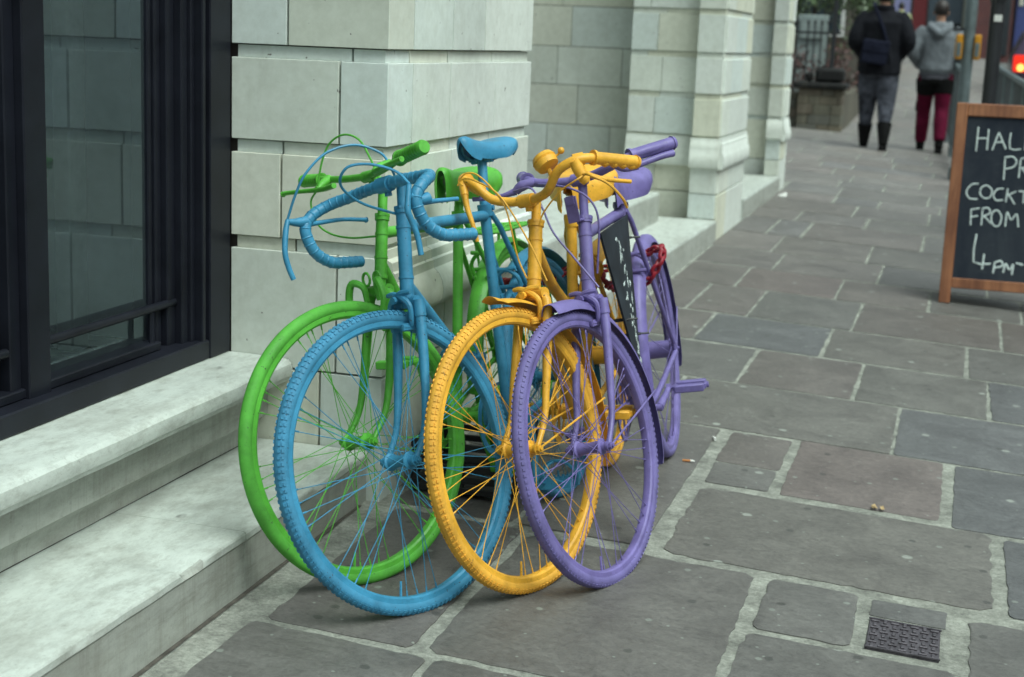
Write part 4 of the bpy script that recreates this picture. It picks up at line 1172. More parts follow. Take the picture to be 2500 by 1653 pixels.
# ------------------------------------------------------------------ red lock chain through the four bicycles
b = MB()
path = catmull([(-1.26, 4.10, .60), (-1.21, 4.04, .615), (-1.173, 4.04, .617), (-1.12, 4.16, .605), (-1.097, 4.27, .619), (-1.03, 4.30, .65), (-1.0, 4.29, .668), (-.965, 4.22, .625), (-.945, 4.21, .609), (-.948, 4.30, .585), (-.93, 4.40, .56), (-.880, 4.42, .58), (-.845, 4.41, .628), (-.829, 4.43, .672), (-.840, 4.46, .692), (-.885, 4.49, .668), (-.96, 4.49, .62), (-1.1, 4.46, .60)], 40)
acc = 0; last = path[0]; k = 0
for i in range(1, len(path)):
    if (path[i] - last).length >= .0235:
        d = (path[i] - last).normalized(); mid = (path[i] + last) / 2
        a = d.orthogonal().normalized(); a2 = d.cross(a)
        w = a if k % 2 else a2
        pts = [mid + d * (.0145 * math.cos(q)) + w * (.0095 * math.sin(q)) for q in [2 * PI * j / 12 for j in range(13)]]
        b.tube(pts, .0062, 8, cap=False); k += 1; last = path[i]
tag(b.build('lock_chain', RED), 'red chain lock threaded between the leaning bicycles', 'chain lock')

# ------------------------------------------------------------------ black slatted crate behind the wheels
M = Matrix.Translation((-1.26, 4.02, gz(-1.26, 4.02) + .008)) @ Matrix.Rotation(.05, 4, 'Z')
cr = empty('plastic_crate', M, 'low black slatted crate on the pavement behind the wheels', 'crate')
b = MB()
for i in range(5):
    z = .006 + i * .031
    b.box((-.14, -.17, z), (.14, -.160, z + .019), M, bev=.002); b.box((-.14, .16, z), (.14, .17, z + .019), M, bev=.002)
    b.box((-.145, -.17, z), (-.1405, .17, z + .019), M); b.box((.1405, -.17, z), (.145, .17, z + .019), M)
b.build('side', BLACK, cr)
b = MB()
for (x, yy) in ((-.135, -.158), (.135, -.158), (-.135, .158), (.135, .158), (0, -.157)): b.box((x - .008, yy - .006, 0), (x + .008, yy + .006, .155), M)
b.build('post', BLACK, cr)
b = MB(); b.box((-.138, -.155, .002), (.138, .155, .006), M); b.build('base', BLACK, cr)
# ------------------------------------------------------------------ chalk board on the pavement
BL = V((-0.0521, 8.1895, 0.0))
BL.z = gz(BL.x, BL.y) + .004
tl = rad(8)
MBRD = frame_m(V((1, 0, 0)), V((0, math.cos(tl), -math.sin(tl))), V((0, math.sin(tl), math.cos(tl))), BL)
WOOD = None
def wood_mat():
    m, nt, b = newmat('varnished_wood')
    n1 = tex(nt, 5, 6, 0.65, sc=(7, 7, 0.6), dist=0.6); n2 = tex(nt, 3.5, 4, 0.5)
    c = ramp(nt, n1, 0.3, (0.17, 0.060, 0.024), 0.7, (0.36, 0.150, 0.065))
    c = mixc(nt, 1, c, ramp(nt, n2, 0.35, (0.6, 0.5, 0.48), 0.6, (1.05, 1.05, 1.05)), 'MULTIPLY')
    nt.links.new(c, b.inputs['Base Color']); b.inputs['Roughness'].default_value = 0.42
    return m
WOOD = wood_mat()
def slate_mat():
    m, nt, b = newmat('blackboard_paint')
    n = tex(nt, 4, 7, .7, sc=(1.4, 1, .5), dist=.6); n2 = tex(nt, 30, 8, .8, sc=(.4, 1, 1.6))
    c = ramp(nt, n, .35, (.017, .022, .033), .7, (.040, .048, .058))
    d = ramp(nt, n2, .56, (0, 0, 0), .8, (1, 1, 1)); mm = nt.nodes.new('ShaderNodeMath'); mm.operation = 'MULTIPLY'; mm.inputs[1].default_value = .25
    nt.links.new(d, mm.inputs[0]); c = mixc(nt, mm.outputs[0], c, (.16, .18, .18))
    nt.links.new(c, b.inputs['Base Color']); b.inputs['Roughness'].default_value = .75; b.inputs['Specular IOR Level'].default_value = .12
    return m
sb = empty('chalkboard', MBRD, 'wooden framed chalk board with handwritten cocktail offer standing on the pavement', 'sandwich board')
BW, BH, BT = 0.80, 1.047, 0.030
def panel(M, front):
    b = MB()
    b.box((0, 0, 0), (.058, BT, BH), M, bev=.004); b.box((BW - .058, 0, 0), (BW, BT, BH), M, bev=.004)
    b.box((.0585, .002, BH - .066), (BW - .0585, BT - .001, BH - .0005), M, bev=.004); b.box((.0585, .002, .082), (BW - .0585, BT - .001, .136), M, bev=.004)
    o = b.build('frame' if front else 'back_frame', WOOD, sb, angle=30)
    b = MB(); b.box((.055, .014, .13), (BW - .055, .022, BH - .06), M)
    o2 = b.build('slate' if front else 'back_panel', slate_mat(), sb, smooth=False)
    b = MB()
    for x in (.004, BW - .054): b.box((x, .002, -.006), (x + .05, BT - .002, 0), M)
    b.build('foot', BLACK, o)
    return o2
slate = panel(MBRD, True)
MBK = frame_m(V((-1, 0, 0)), V((0, -math.cos(tl), -math.sin(tl))), V((0, -math.sin(tl), math.cos(tl))), BL + V((BW, .36, .0)))
panel(MBK, False)
ST = [[(0.118, 0.928), (0.117, 0.801)], [(0.17, 0.92), (0.17, 0.811)], [(0.117, 0.868), (0.171, 0.871)], [(0.222, 0.905), (0.197, 0.812)], [(0.222, 0.905), (0.264, 0.82)], [(0.207, 0.851), (0.247, 0.857)], [(0.281, 0.906), (0.283, 0.824), (0.337, 0.824)], [(0.356, 0.907), (0.359, 0.82)], [(0.356, 0.905), (0.399, 0.908)], [(0.358, 0.866), (0.393, 0.868)], [(0.265, 0.771), (0.268, 0.662)], [(0.261, 0.777), (0.301, 0.783), (0.323, 0.76), (0.309, 0.731), (0.272, 0.718)], [(0.342, 0.772), (0.341, 0.677)], [(0.342, 0.775), (0.378, 0.782), (0.39, 0.757), (0.375, 0.735), (0.345, 0.726)], [(0.353, 0.727), (0.395, 0.673)], [(0.146, 0.633), (0.112, 0.627), (0.089, 0.59), (0.105, 0.556), (0.147, 0.552)], [(0.217, 0.595), (0.207, 0.566), (0.179, 0.561), (0.158, 0.583), (0.162, 0.614), (0.188, 0.627), (0.212, 0.61), (0.217, 0.595)], [(0.273, 0.616), (0.243, 0.611), (0.225, 0.581), (0.241, 0.554), (0.275, 0.557)], [(0.293, 0.618), (0.289, 0.547)], [(0.337, 0.606), (0.296, 0.583)], [(0.295, 0.593), (0.334, 0.539)], [(0.347, 0.607), (0.404, 0.609)], [(0.374, 0.609), (0.375, 0.546)], [(0.121, 0.5), (0.125, 0.415)], [(0.121, 0.497), (0.164, 0.507)], [(0.123, 0.458), (0.158, 0.467)], [(0.178, 0.508), (0.179, 0.419)], [(0.178, 0.508), (0.205, 0.51), (0.217, 0.486), (0.182, 0.465)], [(0.189, 0.466), (0.229, 0.43)], [(0.276, 0.461), (0.268, 0.426), (0.245, 0.42), (0.226, 0.448), (0.229, 0.487), (0.25, 0.502), (0.271, 0.48), (0.276, 0.461)], [(0.298, 0.421), (0.301, 0.495), (0.324, 0.458), (0.349, 0.488), (0.363, 0.422)], [(0.16, 0.372), (0.157, 0.226), (0.245, 0.222)], [(0.207, 0.272), (0.204, 0.191)], [(0.264, 0.234), (0.26, 0.174)], [(0.265, 0.231), (0.294, 0.24), (0.303, 0.216), (0.267, 0.203)], [(0.31, 0.181), (0.319, 0.228), (0.339, 0.198), (0.356, 0.227), (0.354, 0.174)], [(0.369, 0.236), (0.406, 0.228)],
      # the rest of the words, beyond the edge of the photograph
      [(.42, .775), (.42, .675)], [(.50, .76), (.47, .775), (.45, .73), (.465, .68), (.50, .685)], [(.525, .775), (.525, .675), (.575, .677)], [(.525, .772), (.575, .775)], [(.525, .727), (.565, .727)],
      [(.425, .61), (.41, .545)], [(.425, .61), (.455, .545)], [(.415, .572), (.445, .574)], [(.475, .61), (.475, .545)], [(.50, .612), (.50, .547), (.535, .547)], [(.59, .60), (.565, .612), (.553, .592), (.585, .567), (.572, .545), (.548, .555)]]
b = MB()
for s in ST:
    pts = [MBRD @ V((x, .0135 + .0, z)) for x, z in s]
    rr = .0043 if s[0][1] > .4 else .0052
    b.tube(pts, rr, 8, smooth=6 if len(s) > 3 else 2, flat=MBRD.to_3x3() @ V((0, 1, 0)))
    s_ = None
lt = b.build('chalk_lettering', chalk_mat(), slate)

# ------------------------------------------------------------------ small things on the pavement
M = Matrix.Translation((-.028, 3.435, gz(-.028, 3.435) + .002)) @ Matrix.Rotation(math.atan(.05), 4, 'Y')
dc = empty('drain_cover', M, 'small rusty iron cover with a woven pattern set in mortar', 'drain cover')
IRON = plain('cast_iron', (0.10, 0.088, 0.10), 0.5, 0.4, 40, metal=0.5)
b = MB(); 
def gp(x, y, z): return (x, y, z)
b.box((-.082, -.092, -.02), (.082, .092, .003), M, bev=.002); b.build('plate', IRON, dc, angle=30)
b = MB()
for i in range(7):
    for j in range(8):
        x, yy = -.068 + i * .0227, -.078 + j * .0223
        if (i + j) % 2: b.box((x - .0095, yy - .004, .0032), (x + .0095, yy + .004, .0072), M, bev=.001)
        else: b.box((x - .004, yy - .0095, .0032), (x + .004, yy + .0095, .0072), M, bev=.001)
b.box((-.084, -.094, .0031), (.084, -.088, .0065), M); b.box((-.084, .088, .0031), (.084, .094, .0065), M)
b.build('raised_pattern', IRON, dc, angle=30)
PAPER = plain('cigarette_paper', (0.7, 0.7, 0.66), 0.8, .1)
CORK = plain('cork_paper', (0.50, 0.20, 0.06), 0.7)
def butt(x, y, ang, label, cork):
    z = gz(x, y) + .0095
    M = Matrix.Translation((x, y, z)) @ Matrix.Rotation(ang, 4, 'Z')
    r = empty('cigarette_butt', M, label, 'cigarette butt', 'cigarette ends on the pavement')
    b = MB(); b.tube([M @ V((-.016, 0, 0)), M @ V((.008, 0, .0004))], .0038, 8); b.build('filter', CORK if cork else PAPER, r)
    b = MB(); b.tube([M @ V((.008, 0, .0004)), M @ V((.016, .001, 0)), M @ V((.021, .003, -.001))], [.0038, .0036, .0026], 8); b.build('paper_end', PAPER, r)
butt(-.735, 4.555, .1, 'orange filtered cigarette butt beside the thick mortar joint near the purple rear wheel', True)
butt(-.70, 4.86, 1.9, 'white stubbed cigarette butt on the thick mortar joint', False)
LEAF = plain('dead_leaf', (0.34, 0.24, 0.12), 0.8, .4, 60)
b = MB(); c = V((-.135, 4.40, gz(-.135, 4.40) + .008))
for i in range(6):
    a = random.uniform(0, 6.3); d = V((math.cos(a), math.sin(a), 0)); n = V((-d.y, d.x, .4)); L = random.uniform(.014, .026)
    o = c + V((random.uniform(-.02, .02), random.uniform(-.006, .006), .002))
    b.add([o - d * L * .6, o + n * L * .3, o + d * L * .6 + V((0, 0, .006)), o - n * L * .3], [(0, 1, 2, 3)])
tag(b.build('litter_scrap', LEAF), 'crumpled brown scrap of litter on the reddish flagstone joint', 'litter')
b = MB(); c = V((-1.36, 12.3, gz(-1.36, 12.3) + .012)); b.ball(c, .028, 9, 6, (1.3, .9, .6)); b.ball(c + V((.022, .016, .012)), .02, 8, 5, (1, 1.2, .8))
tag(b.build('paper_bag', PAPER), 'crumpled white paper by the foot of the far step', 'litter')

# ------------------------------------------------------------------ people
SKIN = plain('skin', (0.32, 0.17, 0.11), 0.55, .1)
def remesh(o, vox, sm=6):
    m = o.modifiers.new('remesh', 'REMESH'); m.mode = 'VOXEL'; m.voxel_size = vox; m.use_smooth_shade = True
    s = o.modifiers.new('smooth', 'SMOOTH'); s.factor = .5; s.iterations = sm
def loft(b, rings, n=20, cap=True):
    """rings: (centre, rx, ry, twist) horizontal ellipses"""
    vs = []
    for (c, rx, ry) in rings:
        for j in range(n):
            a = 2 * PI * j / n
            k = 1 / (abs(math.cos(a)) ** 2.6 + abs(math.sin(a)) ** 2.6) ** (1 / 2.6)
            vs.append(V(c) + V((rx * math.cos(a) * k, ry * math.sin(a) * k, 0)))
    F = [(i * n + j, i * n + (j + 1) % n, (i + 1) * n + (j + 1) % n, (i + 1) * n + j) for i in range(len(rings) - 1) for j in range(n)]
    if cap: F += [tuple(range(n - 1, -1, -1)), tuple((len(rings) - 1) * n + j for j in range(n))]
    b.add(vs, F)
def cloth(name, c, rough=.85, var=.25):
    m, nt, b = newmat(name)
    n = tex(nt, 9, 5, .6); n2 = tex(nt, 60, 4, .6)
    nt.links.new(ramp(nt, n, .3, tuple(x * (1 - var) for x in c), .7, tuple(min(1, x * (1 + var)) for x in c)), b.inputs['Base Color'])
    b.inputs['Roughness'].default_value = rough; b.inputs['Specular IOR Level'].default_value = .12; bump(nt, b, n, .6, .03)
    return m
def person(P, yaw, H, label, look, stride=.16, arms='pocket', group='people walking away along the pavement'):
    """figure seen from behind: local +y is the way it walks"""
    k = H / 1.78
    M = Matrix.Translation(P) @ Matrix.Rotation(yaw, 4, 'Z') @ Matrix.Scale(k, 4)
    MR = Matrix.Translation(P) @ Matrix.Rotation(yaw, 4, 'Z')
    root = empty('person', MR, label, 'person', group)
    def W(b):
        b.v = [M @ p for p in b.v]; return b
    s = stride
    hipL, hipR = V((-.095, 0, .90)), V((.095, 0, .90))
    footL, footR = V((-.11, s, .09)), V((.105, -s, .09 + .03))
    kneeL, kneeR = V((-.105, s * .62 + .03, .49)), V((.10, -s * .25 + .03, .50))
    shL, shR = V((-.185, 0, 1.42)), V((.185, 0, 1.42))
    elL, elR = V((-.285, -.07, 1.16)), V((.285, -.07, 1.16))
    haL, haR = V((-.20, .13, 1.00)), V((.20, .13, 1.00))
    # body: one skinned surface
    me = bpy.data.meshes.new('person_body')
    vs = [(0, 0, .95), (0, 0, 1.12), (0, .0, 1.33), (0, .0, 1.45), (0, .015, 1.54), (0, .025, 1.60), (0, .03, 1.70)]
    rd = [.125, .115, .13, .08, .052, .072, .07]
    ed = [(0, 1), (1, 2), (2, 3), (3, 4), (4, 5), (5, 6)]
    def chain(start, pts, rr):
        a = start
        for p, r in zip(pts, rr):
            vs.append(tuple(p)); rd.append(r); ed.append((a, len(vs) - 1)); a = len(vs) - 1
        return a
    for hp, kn, ft in ((hipL, kneeL, footL), (hipR, kneeR, footR)):
        chain(0, [hp, kn, ft, ft + V((0, .13, -.05))], [.085, .052, .036, .03])
    for sh, el, ha in ((shL, elL, haL), (shR, elR, haR)):
        wr = chain(2, [sh, el, ha], [.055, .04, .028])
        d = (ha - el).normalized(); sx = -1 if sh.x < 0 else 1
        pm = chain(wr, [ha + d * .05], [.032])
        for q in range(4): chain(pm, [ha + d * (.095 - .004 * abs(q - 1.2)) + V((-sx * (.03 - .02 * q) * .4, 0, -.012 * (q - 1.5))), ha + d * (.135 - .012 * abs(q - 1.2)) + V((-sx * .02, -.01, -.013 * (q - 1.5)))], [.009, .008])
        chain(pm, [ha + d * .06 + V((-sx * .035, .01, .02)), ha + d * .09 + V((-sx * .045, .012, .022))], [.011, .009])
    inv = ROOTM[root.name].inverted()
    me.from_pydata([tuple(inv @ (M @ V(p))) for p in vs], ed, [])
    me.materials.append(look['skin'])
    o = bpy.data.objects.new('body', me); COL.objects.link(o); o.parent = root
    sk = o.modifiers.new('skin', 'SKIN'); sk.use_smooth_shade = True
    for i, r in enumerate(rd): me.skin_vertices[0].data[i].radius = (r * k * (.92 if 4 < i < 7 else 1), r * k * (1.1 if 4 < i < 7 else 1))
    me.skin_vertices[0].data[0].use_root = True
    sd = o.modifiers.new('sub', 'SUBSURF'); sd.levels = 1; sd.render_levels = 1
    # face and ears
    b = MB()
    for sx in (-1, 1): b.ball((sx * .080, .03, 1.625), .028, 8, 6, (.35, .6, 1.1))
    W(b).build('ear', look['skin'], root)
    b = MB(); b.tube([(0, .115, 1.645), (0, .142, 1.612), (0, .118, 1.602)], [.009, .016, .012], 8); W(b).build('nose', look['skin'], root)
    b = MB(); b.tube([(-.024, .112, 1.572), (0, .120, 1.570), (.024, .112, 1.572)], .006, 6); W(b).build('mouth', look['skin'], root)
    for sx in (-1, 1):
        b = MB(); b.ball((sx * .032, .105, 1.65), .012, 8, 6); W(b).build('eye', PAPER, root)
    # hair
    b = MB()
    for i in range(1): b.ball((0, .02, 1.675), look.get('hair_r', .105), 16, 12, (.86, 1.0, 1.02))
    b.v = [p for p in b.v]
    for i, p in enumerate(b.v):
        if p.y > .075 and p.z < 1.70: b.v[i] = V((p.x * .8, .07, p.z))
        if p.z < look.get('nape', 1.585): b.v[i] = V((p.x, p.y, look.get('nape', 1.585)))
    W(b).build('hair', look['hair'], root)
    # top garment: torso, sleeves, collar or hood fused into one
    b = MB(); hem = look['hem']; bw = look.get('bulk', 1.0)
    rings = [((0, 0, hem), .185 * bw, .135 * bw), ((0, 0, hem + .06), .19 * bw, .138 * bw), ((0, 0, 1.05), .18 * bw, .13 * bw), ((0, -.005, 1.22), .19 * bw, .13 * bw), ((0, -.008, 1.36), .205 * bw, .128 * bw), ((0, 0, 1.43), .185 * bw, .105), ((0, .005, 1.49), .105, .085), ((0, .012, 1.525), .07, .07)]
    if look.get('rib'): rings = [((0, 0, hem - .012), .165 * bw, .12 * bw), ((0, 0, hem + .03), .168 * bw, .122 * bw)] + rings[1:]
    loft(b, rings)
    for sh, el, ha in ((shL, elL, haL), (shR, elR, haR)):
        si = sh + V((.03 if sh.x < 0 else -.03, 0, -.005))
        b.tube([si, sh.lerp(el, .3) + V((0, 0, .01)), el, el.lerp(ha, .5), ha], [.078 * bw, .078 * bw, .066 * bw, .058 * bw, .048 * bw], 14, smooth=4)
    if look.get('hood'):
        b.tube([(-.115, .03, 1.50), (-.105, -.075, 1.465), (-.05, -.135, 1.41), (0, -.148, 1.375), (.05, -.135, 1.41), (.105, -.075, 1.465), (.115, .03, 1.50)], [.035, .042, .046, .05, .046, .042, .035], 12, smooth=5)
        b.ball((0, -.085, 1.45), .085, 12, 8, (1.15, .6, .75))
    else:
        b.tube([(-.075, .05, 1.51), (-.08, -.03, 1.515), (0, -.075, 1.515), (.08, -.03, 1.515), (.075, .05, 1.51)], .03, 10, smooth=4)
    # folds
    for i in range(0 if look.get('hood') else 4):
        x = -.13 + .083 * i
        b.tube([(x, -.118 * bw, hem + .05), (x * .8 + .02 * math.sin(i * 2.1), -.133 * bw, hem + .22), (x * .65, -.128 * bw, hem + .36)], [.012, .016, .008], 8, smooth=3)
    g = W(b).build(look['top_name'], look['top'], root); remesh(g, .014 * k, 4)
    if look.get('rib'):
        b = MB(); loft(b, [((0, 0, hem - .045), .163 * bw, .12 * bw), ((0, 0, hem + .012), .176 * bw, .13 * bw)])
        W(b).build('waistband', look['rib'], g)
    # trousers
    b = MB(); lw = look.get('lw', 1.12)
    loft(b, [((0, 0, .80), .155, .115), ((0, 0, .92), .168, .125), ((0, 0, 1.03), .155, .115)])
    for hp, kn, ft in ((hipL, kneeL, footL), (hipR, kneeR, footR)):
        b.tube([hp + V((0, 0, .02)), hp.lerp(kn, .5), kn, kn.lerp(ft, .45) + V((0, -.018, 0)), ft + V((0, 0, .02))], [.10 * lw, .092 * lw, .076 * lw, (.058 * lw if look['boot'] > .12 else .074 * lw), (.034 if look['boot'] > .12 else look.get('cuff', .058) * lw)], 14, smooth=5)
    t = W(b).build('trousers', look['legs'], root); remesh(t, .013 * k, 4)
    if look.get('panel'):
        b = MB()
        loft(b, [((0, 0, .80), .166, .128), ((0, 0, .90), .180, .137), ((0, 0, .955), .174, .132)])
        b.tube([hipL + V((-.004, 0, -.05)), hipL.lerp(kneeL, .50)], [.112 * lw, .097 * lw], 14); b.tube([hipR + V((.004, 0, -.05)), hipR.lerp(kneeR, .55)], [.112 * lw, .096 * lw], 14)
        p_ = W(b).build('black_panel', look['panel'], t); remesh(p_, .012 * k, 3)
        b = MB(); b.tube([kneeL + V((-.055, 0, .10)), kneeL + V((-.055, 0, -.02))], [.045, .045], 10); W(b).build('knee_patch', look['panel'], t)
    # boots or shoes
    for hp, ft in ((kneeL, footL), (kneeR, footR)):
        b = MB(); up_ = look['boot']
        d = (hp - ft).normalized()
        lift = 0 if ft.z < .1 else .0
        heel = ft + V((0, -.045, -.06)); toe = ft + V((0, .15, -.065 if lift == 0 else -.06))
        b.tube([heel, ft + V((0, .02, -.055)), toe], [.042, .046, .036], 12, smooth=4)
        b.tube([ft + V((0, -.01, -.05)), ft + d * .06 + V((0, -.005, 0)), ft + d * up_ + V((0, -.012, 0))], [.05, .066 if up_ > .12 else .056, .084 if up_ > .12 else .055], 12, smooth=3)
        b.box((ft.x - .043, ft.y - .085, ft.z - .09 - (.0 if ft.z < .1 else .03)), (ft.x + .043, ft.y + .175, ft.z - .072), bev=.008)
        W(b).build('boot' if up_ > .12 else 'shoe', look['shoe'], root)
    return root, M, W
BLK = cloth('black_wool', (0.011, 0.0115, 0.015)); NAVY = cloth('navy_canvas', (0.012, 0.014, 0.027))
GREYJ = cloth('grey_jersey', (0.155, 0.170, 0.185)); JEANS = cloth('grey_denim', (0.062, 0.066, 0.082), var=.75)
MAROON = cloth('maroon_cotton', (0.105, 0.006, 0.026)); BLKC = cloth('black_cotton', (0.009, 0.009, 0.009))
HAIRB = plain('black_hair', (0.012, 0.011, 0.010), .5); HAIRS = plain('cropped_hair', (0.022, 0.015, 0.013), .55)
px, py = -1.03, 18.6
coat, Mc, Wc = person((px, py, gz(px, py)), .03, 1.93, 'person in a long black coat with a navy shoulder bag and tall boots walking away', dict(
    skin=SKIN, hair=HAIRB, hair_r=.115, lw=1.30, nape=1.56, hem=.80, bulk=1.2, top_name='coat', top=BLK, legs=JEANS, shoe=BLKC, boot=.175, cuff=.062), stride=.17)
b = MB(); b.tube([(-.10, -.165, 1.52), (-.02, -.175, 1.36), (.05, -.178, 1.18), (.085, -.165, 1.08)], .018, 8, smooth=4, flat=(0, 1, 0)); b.tube([(-.10, -.165, 1.52), (-.10, .03, 1.56), (-.05, .16, 1.4)], .018, 8, smooth=4, flat=(0, 1, 0))
bag = empty('shoulder_bag', ROOTM[coat.name], 'navy shoulder bag hanging behind the person in the black coat', 'bag')
Wc(b).build('strap', NAVY, bag)
b = MB(); b.box((-.20, -.27, .90), (.08, -.175, 1.15), Matrix.Rotation(.12, 4, 'Y') @ Matrix.Translation((-.12, 0, 0)), bev=.02); Wc(b).build('pouch', NAVY, bag)
b = MB(); b.box((-.202, -.278, 1.02), (.082, -.171, 1.153), Matrix.Rotation(.12, 4, 'Y') @ Matrix.Translation((-.12, 0, 0)), bev=.012); Wc(b).build('flap', NAVY, bag)
px, py = -.395, 19.1
hood, Mh, Wh = person((px, py, gz(px, py)), .02, 1.80, 'person in a grey hooded top and maroon and black trousers walking away', dict(
    skin=SKIN, hair=HAIRS, hair_r=.103, nape=1.60, hem=.90, bulk=1.10, hood=True, top_name='hooded_top', top=GREYJ, rib=cloth('ribbed_jersey', (0.11, .11, .13)), legs=MAROON, shoe=BLKC, boot=.06, cuff=.062,
    panel=BLKC), stride=.20)

# ------------------------------------------------------------------ street furniture
GALV = plain('galvanised_steel', (0.14, 0.175, 0.18), 0.45, .25, 9, metal=.3)
AMBER = plain('amber_plastic', (0.52, 0.23, 0.008), .5, .1)
x, y = -.045, 15.6; z = gz(x, y)
gp_ = empty('crossing_post', Matrix.Translation((x, y, z)), 'grey steel crossing post with a yellow box on either side', 'crossing post')
b = MB(); b.tube([(x, y, z), (x, y, z + 4.2)], .057, 18); b.tube([(x, y, z), (x, y, z + .12)], .075, 18); b.build('pole', GALV, gp_)
b = MB(); b.box((x - .16, y - .02, z + 1.44), (x + .06, y + .03, z + 1.47)); b.build('bracket', DARKMETAL, gp_)
for s in (-1, 1):
    b = MB(); b.box((x + s * .085 - .032, y - .06, z + 1.17), (x + s * .085 + .032, y + .07, z + 1.41), bev=.012); pb = b.build('push_button_box', AMBER, gp_, angle=30)
    b = MB(); b.box((x + s * .085 - .022, y - .066, z + 1.20), (x + s * .085 + .022, y - .061, z + 1.33), bev=.002); b.build('button_plate', GALV, pb)
    b = MB(); b.box((x - .13, y + .0, z + 1.19), (x - .12, y + .05, z + 1.39)); 
b.build('cover_strip', PAPER, gp_)
b = MB(); b.box((x - .14, y - .1, z + 2.6), (x + .14, y + .1, z + 3.3), bev=.02); b.build('signal_head', BLACK, gp_)
x, y = .14, 11.2; z = gz(x, y)
bp = empty('black_post', Matrix.Translation((x, y, z)), 'thick black post with a small white label behind the chalk board', 'post')
b = MB(); b.tube([(x, y, z), (x, y, z + 3.6)], .049, 18); b.tube([(x, y, z), (x, y, z + .9)], .058, 18); b.tube([(x, y, z + 1.62), (x, y, z + 1.64), (x, y, z + 1.70), (x, y, z + 1.72)], [.049, .058, .058, .049], 18); b.build('pole', DARKMETAL, bp)
b = MB(); b.box((x - .018, y - .053, z + 1.50), (x + .034, y - .0485, z + 1.545)); b.build('label', PAPER, bp)
def guardrail(P0, P1, h, label):
    d = (P1 - P0); L = d.length; d.normalize()
    r = empty('guardrail', Matrix.Translation(P0), label, 'guardrail')
    b = MB()
    for zz, rr in ((h, .026), (.12, .018)):
        b.tube([P0 + V((0, 0, zz)), P1 + V((0, 0, zz))], rr, 8)
    b.build('rail', GALV, r)
    n = int(L / 2) + 1
    for i in range(n + 1):
        p = P0 + d * min(L, i * 2.0)
        b = MB(); b.tube([p, p + V((0, 0, h))], .028, 8); b.build('post', GALV, r)
    b = MB()
    k = int(L / .11)
    for i in range(k):
        p = P0 + d * (i * .11 + .05); b.tube([p + V((0, 0, .12)), p + V((0, 0, h))], .008, 5)
    tag(b.build('bars', plain('rail_paint', (0.10, 0.11, 0.115), .5), r), kind='stuff')
    return r
p0, p1 = V((.42, 9.6, gz(.42, 9.6))), V((.30, 18.2, gz(.3, 18.2)))
guardrail(p0, p1, 1.08, 'long grey guardrail along the kerb behind the black post')
p0, p1 = V((-.06, 16.3, gz(-.06, 16.3))), V((-.42, 25.5, gz(-.42, 25.5)))
guardrail(p0, p1, 1.02, 'grey guardrail running away behind the crossing post')

# ------------------------------------------------------------------ garden wall, railings and shrubs beyond the building
RUB = stone_mat('rubble_stone', (0.115, 0.105, 0.080), mott=.4, stainamt=.5)
COPE = stone_mat('coping_stone', (0.30, 0.29, 0.20))
gwl = empty('garden_wall', Matrix.Translation((-2.3, 21.0, .2)), 'low dark stone garden wall with a pale capped corner pier', 'wall')
b = MB(); random.seed(3)
def rubble(b, x0, x1, y0, y1, z0, z1):
    z = z0
    while z < z1 - .02:
        h = min(random.uniform(.08, .15), z1 - z); x = x0
        while x < x1 - .01:
            w = min(random.uniform(.14, .34), x1 - x)
            b.box((x + .003, y0 + random.uniform(0, .012), z + .003), (x + w - .003, y1, z + h - .003), col=random.choice(PAL), bev=.008)
            x += w
        z += h
rubble(b, -4.6, -2.21, 21.0, 21.3, .15, .72); 
b.build('wall_face', RUB, gwl)
b = MB(); rubble(b, -2.2, -1.60, 20.88, 21.4, .15, .78); b.box((-2.19, 20.9, .15), (-1.61, 26.5, .70)); b.build('corner_pier', RUB, gwl)
b = MB(); b.box((-2.25, 20.82, .782), (-1.56, 21.45, .86), bev=.02); b.box((-2.0, 20.95, .862), (-1.62, 21.35, 1.06), bev=.04); b.box((-2.12, 20.98, .862), (-2.04, 21.3, 1.0), bev=.03); b.build('coping', COPE, gwl)
rl = empty('iron_railing', Matrix.Translation((-2.3, 21.1, .72)), 'black iron railing above the garden wall', 'railing')
for i in range(22):
    b = MB(); x = -4.5 + .13 * i if i < 18 else -2.15 + .09 * (i - 18); b.tube([(x, 21.12, .72), (x, 21.12, 1.62)], .012, 6); b.ball((x, 21.12, 1.65), .02, 6, 4, (1, 1, 2)); b.build('bar', DARKMETAL, rl)
b = MB(); b.box((-4.6, 21.105, 1.50), (-1.7, 21.135, 1.53)); b.build('rail', DARKMETAL, rl)
b = MB(); b.tube([(-1.80, 21.12, .86), (-1.80, 21.12, 1.95)], .03, 8); b.build('end_post', DARKMETAL, rl)
def leafmat(name, c):
    m, nt, b = newmat(name)
    at = nt.nodes.new('ShaderNodeAttribute'); at.attribute_name = 'tint'
    nt.links.new(mixc(nt, 1, c, at.outputs['Color'], 'MULTIPLY'), b.inputs['Base Color']); b.inputs['Roughness'].default_value = .55
    return m
LG, LD, LR = leafmat('green_leaves', (0.055, 0.085, 0.035)), leafmat('dark_leaves', (0.022, 0.045, 0.028)), leafmat('red_brown_leaves', (0.075, 0.030, 0.026))
BARK = plain('bark', (0.05, 0.04, 0.03), .9, .3, 20)
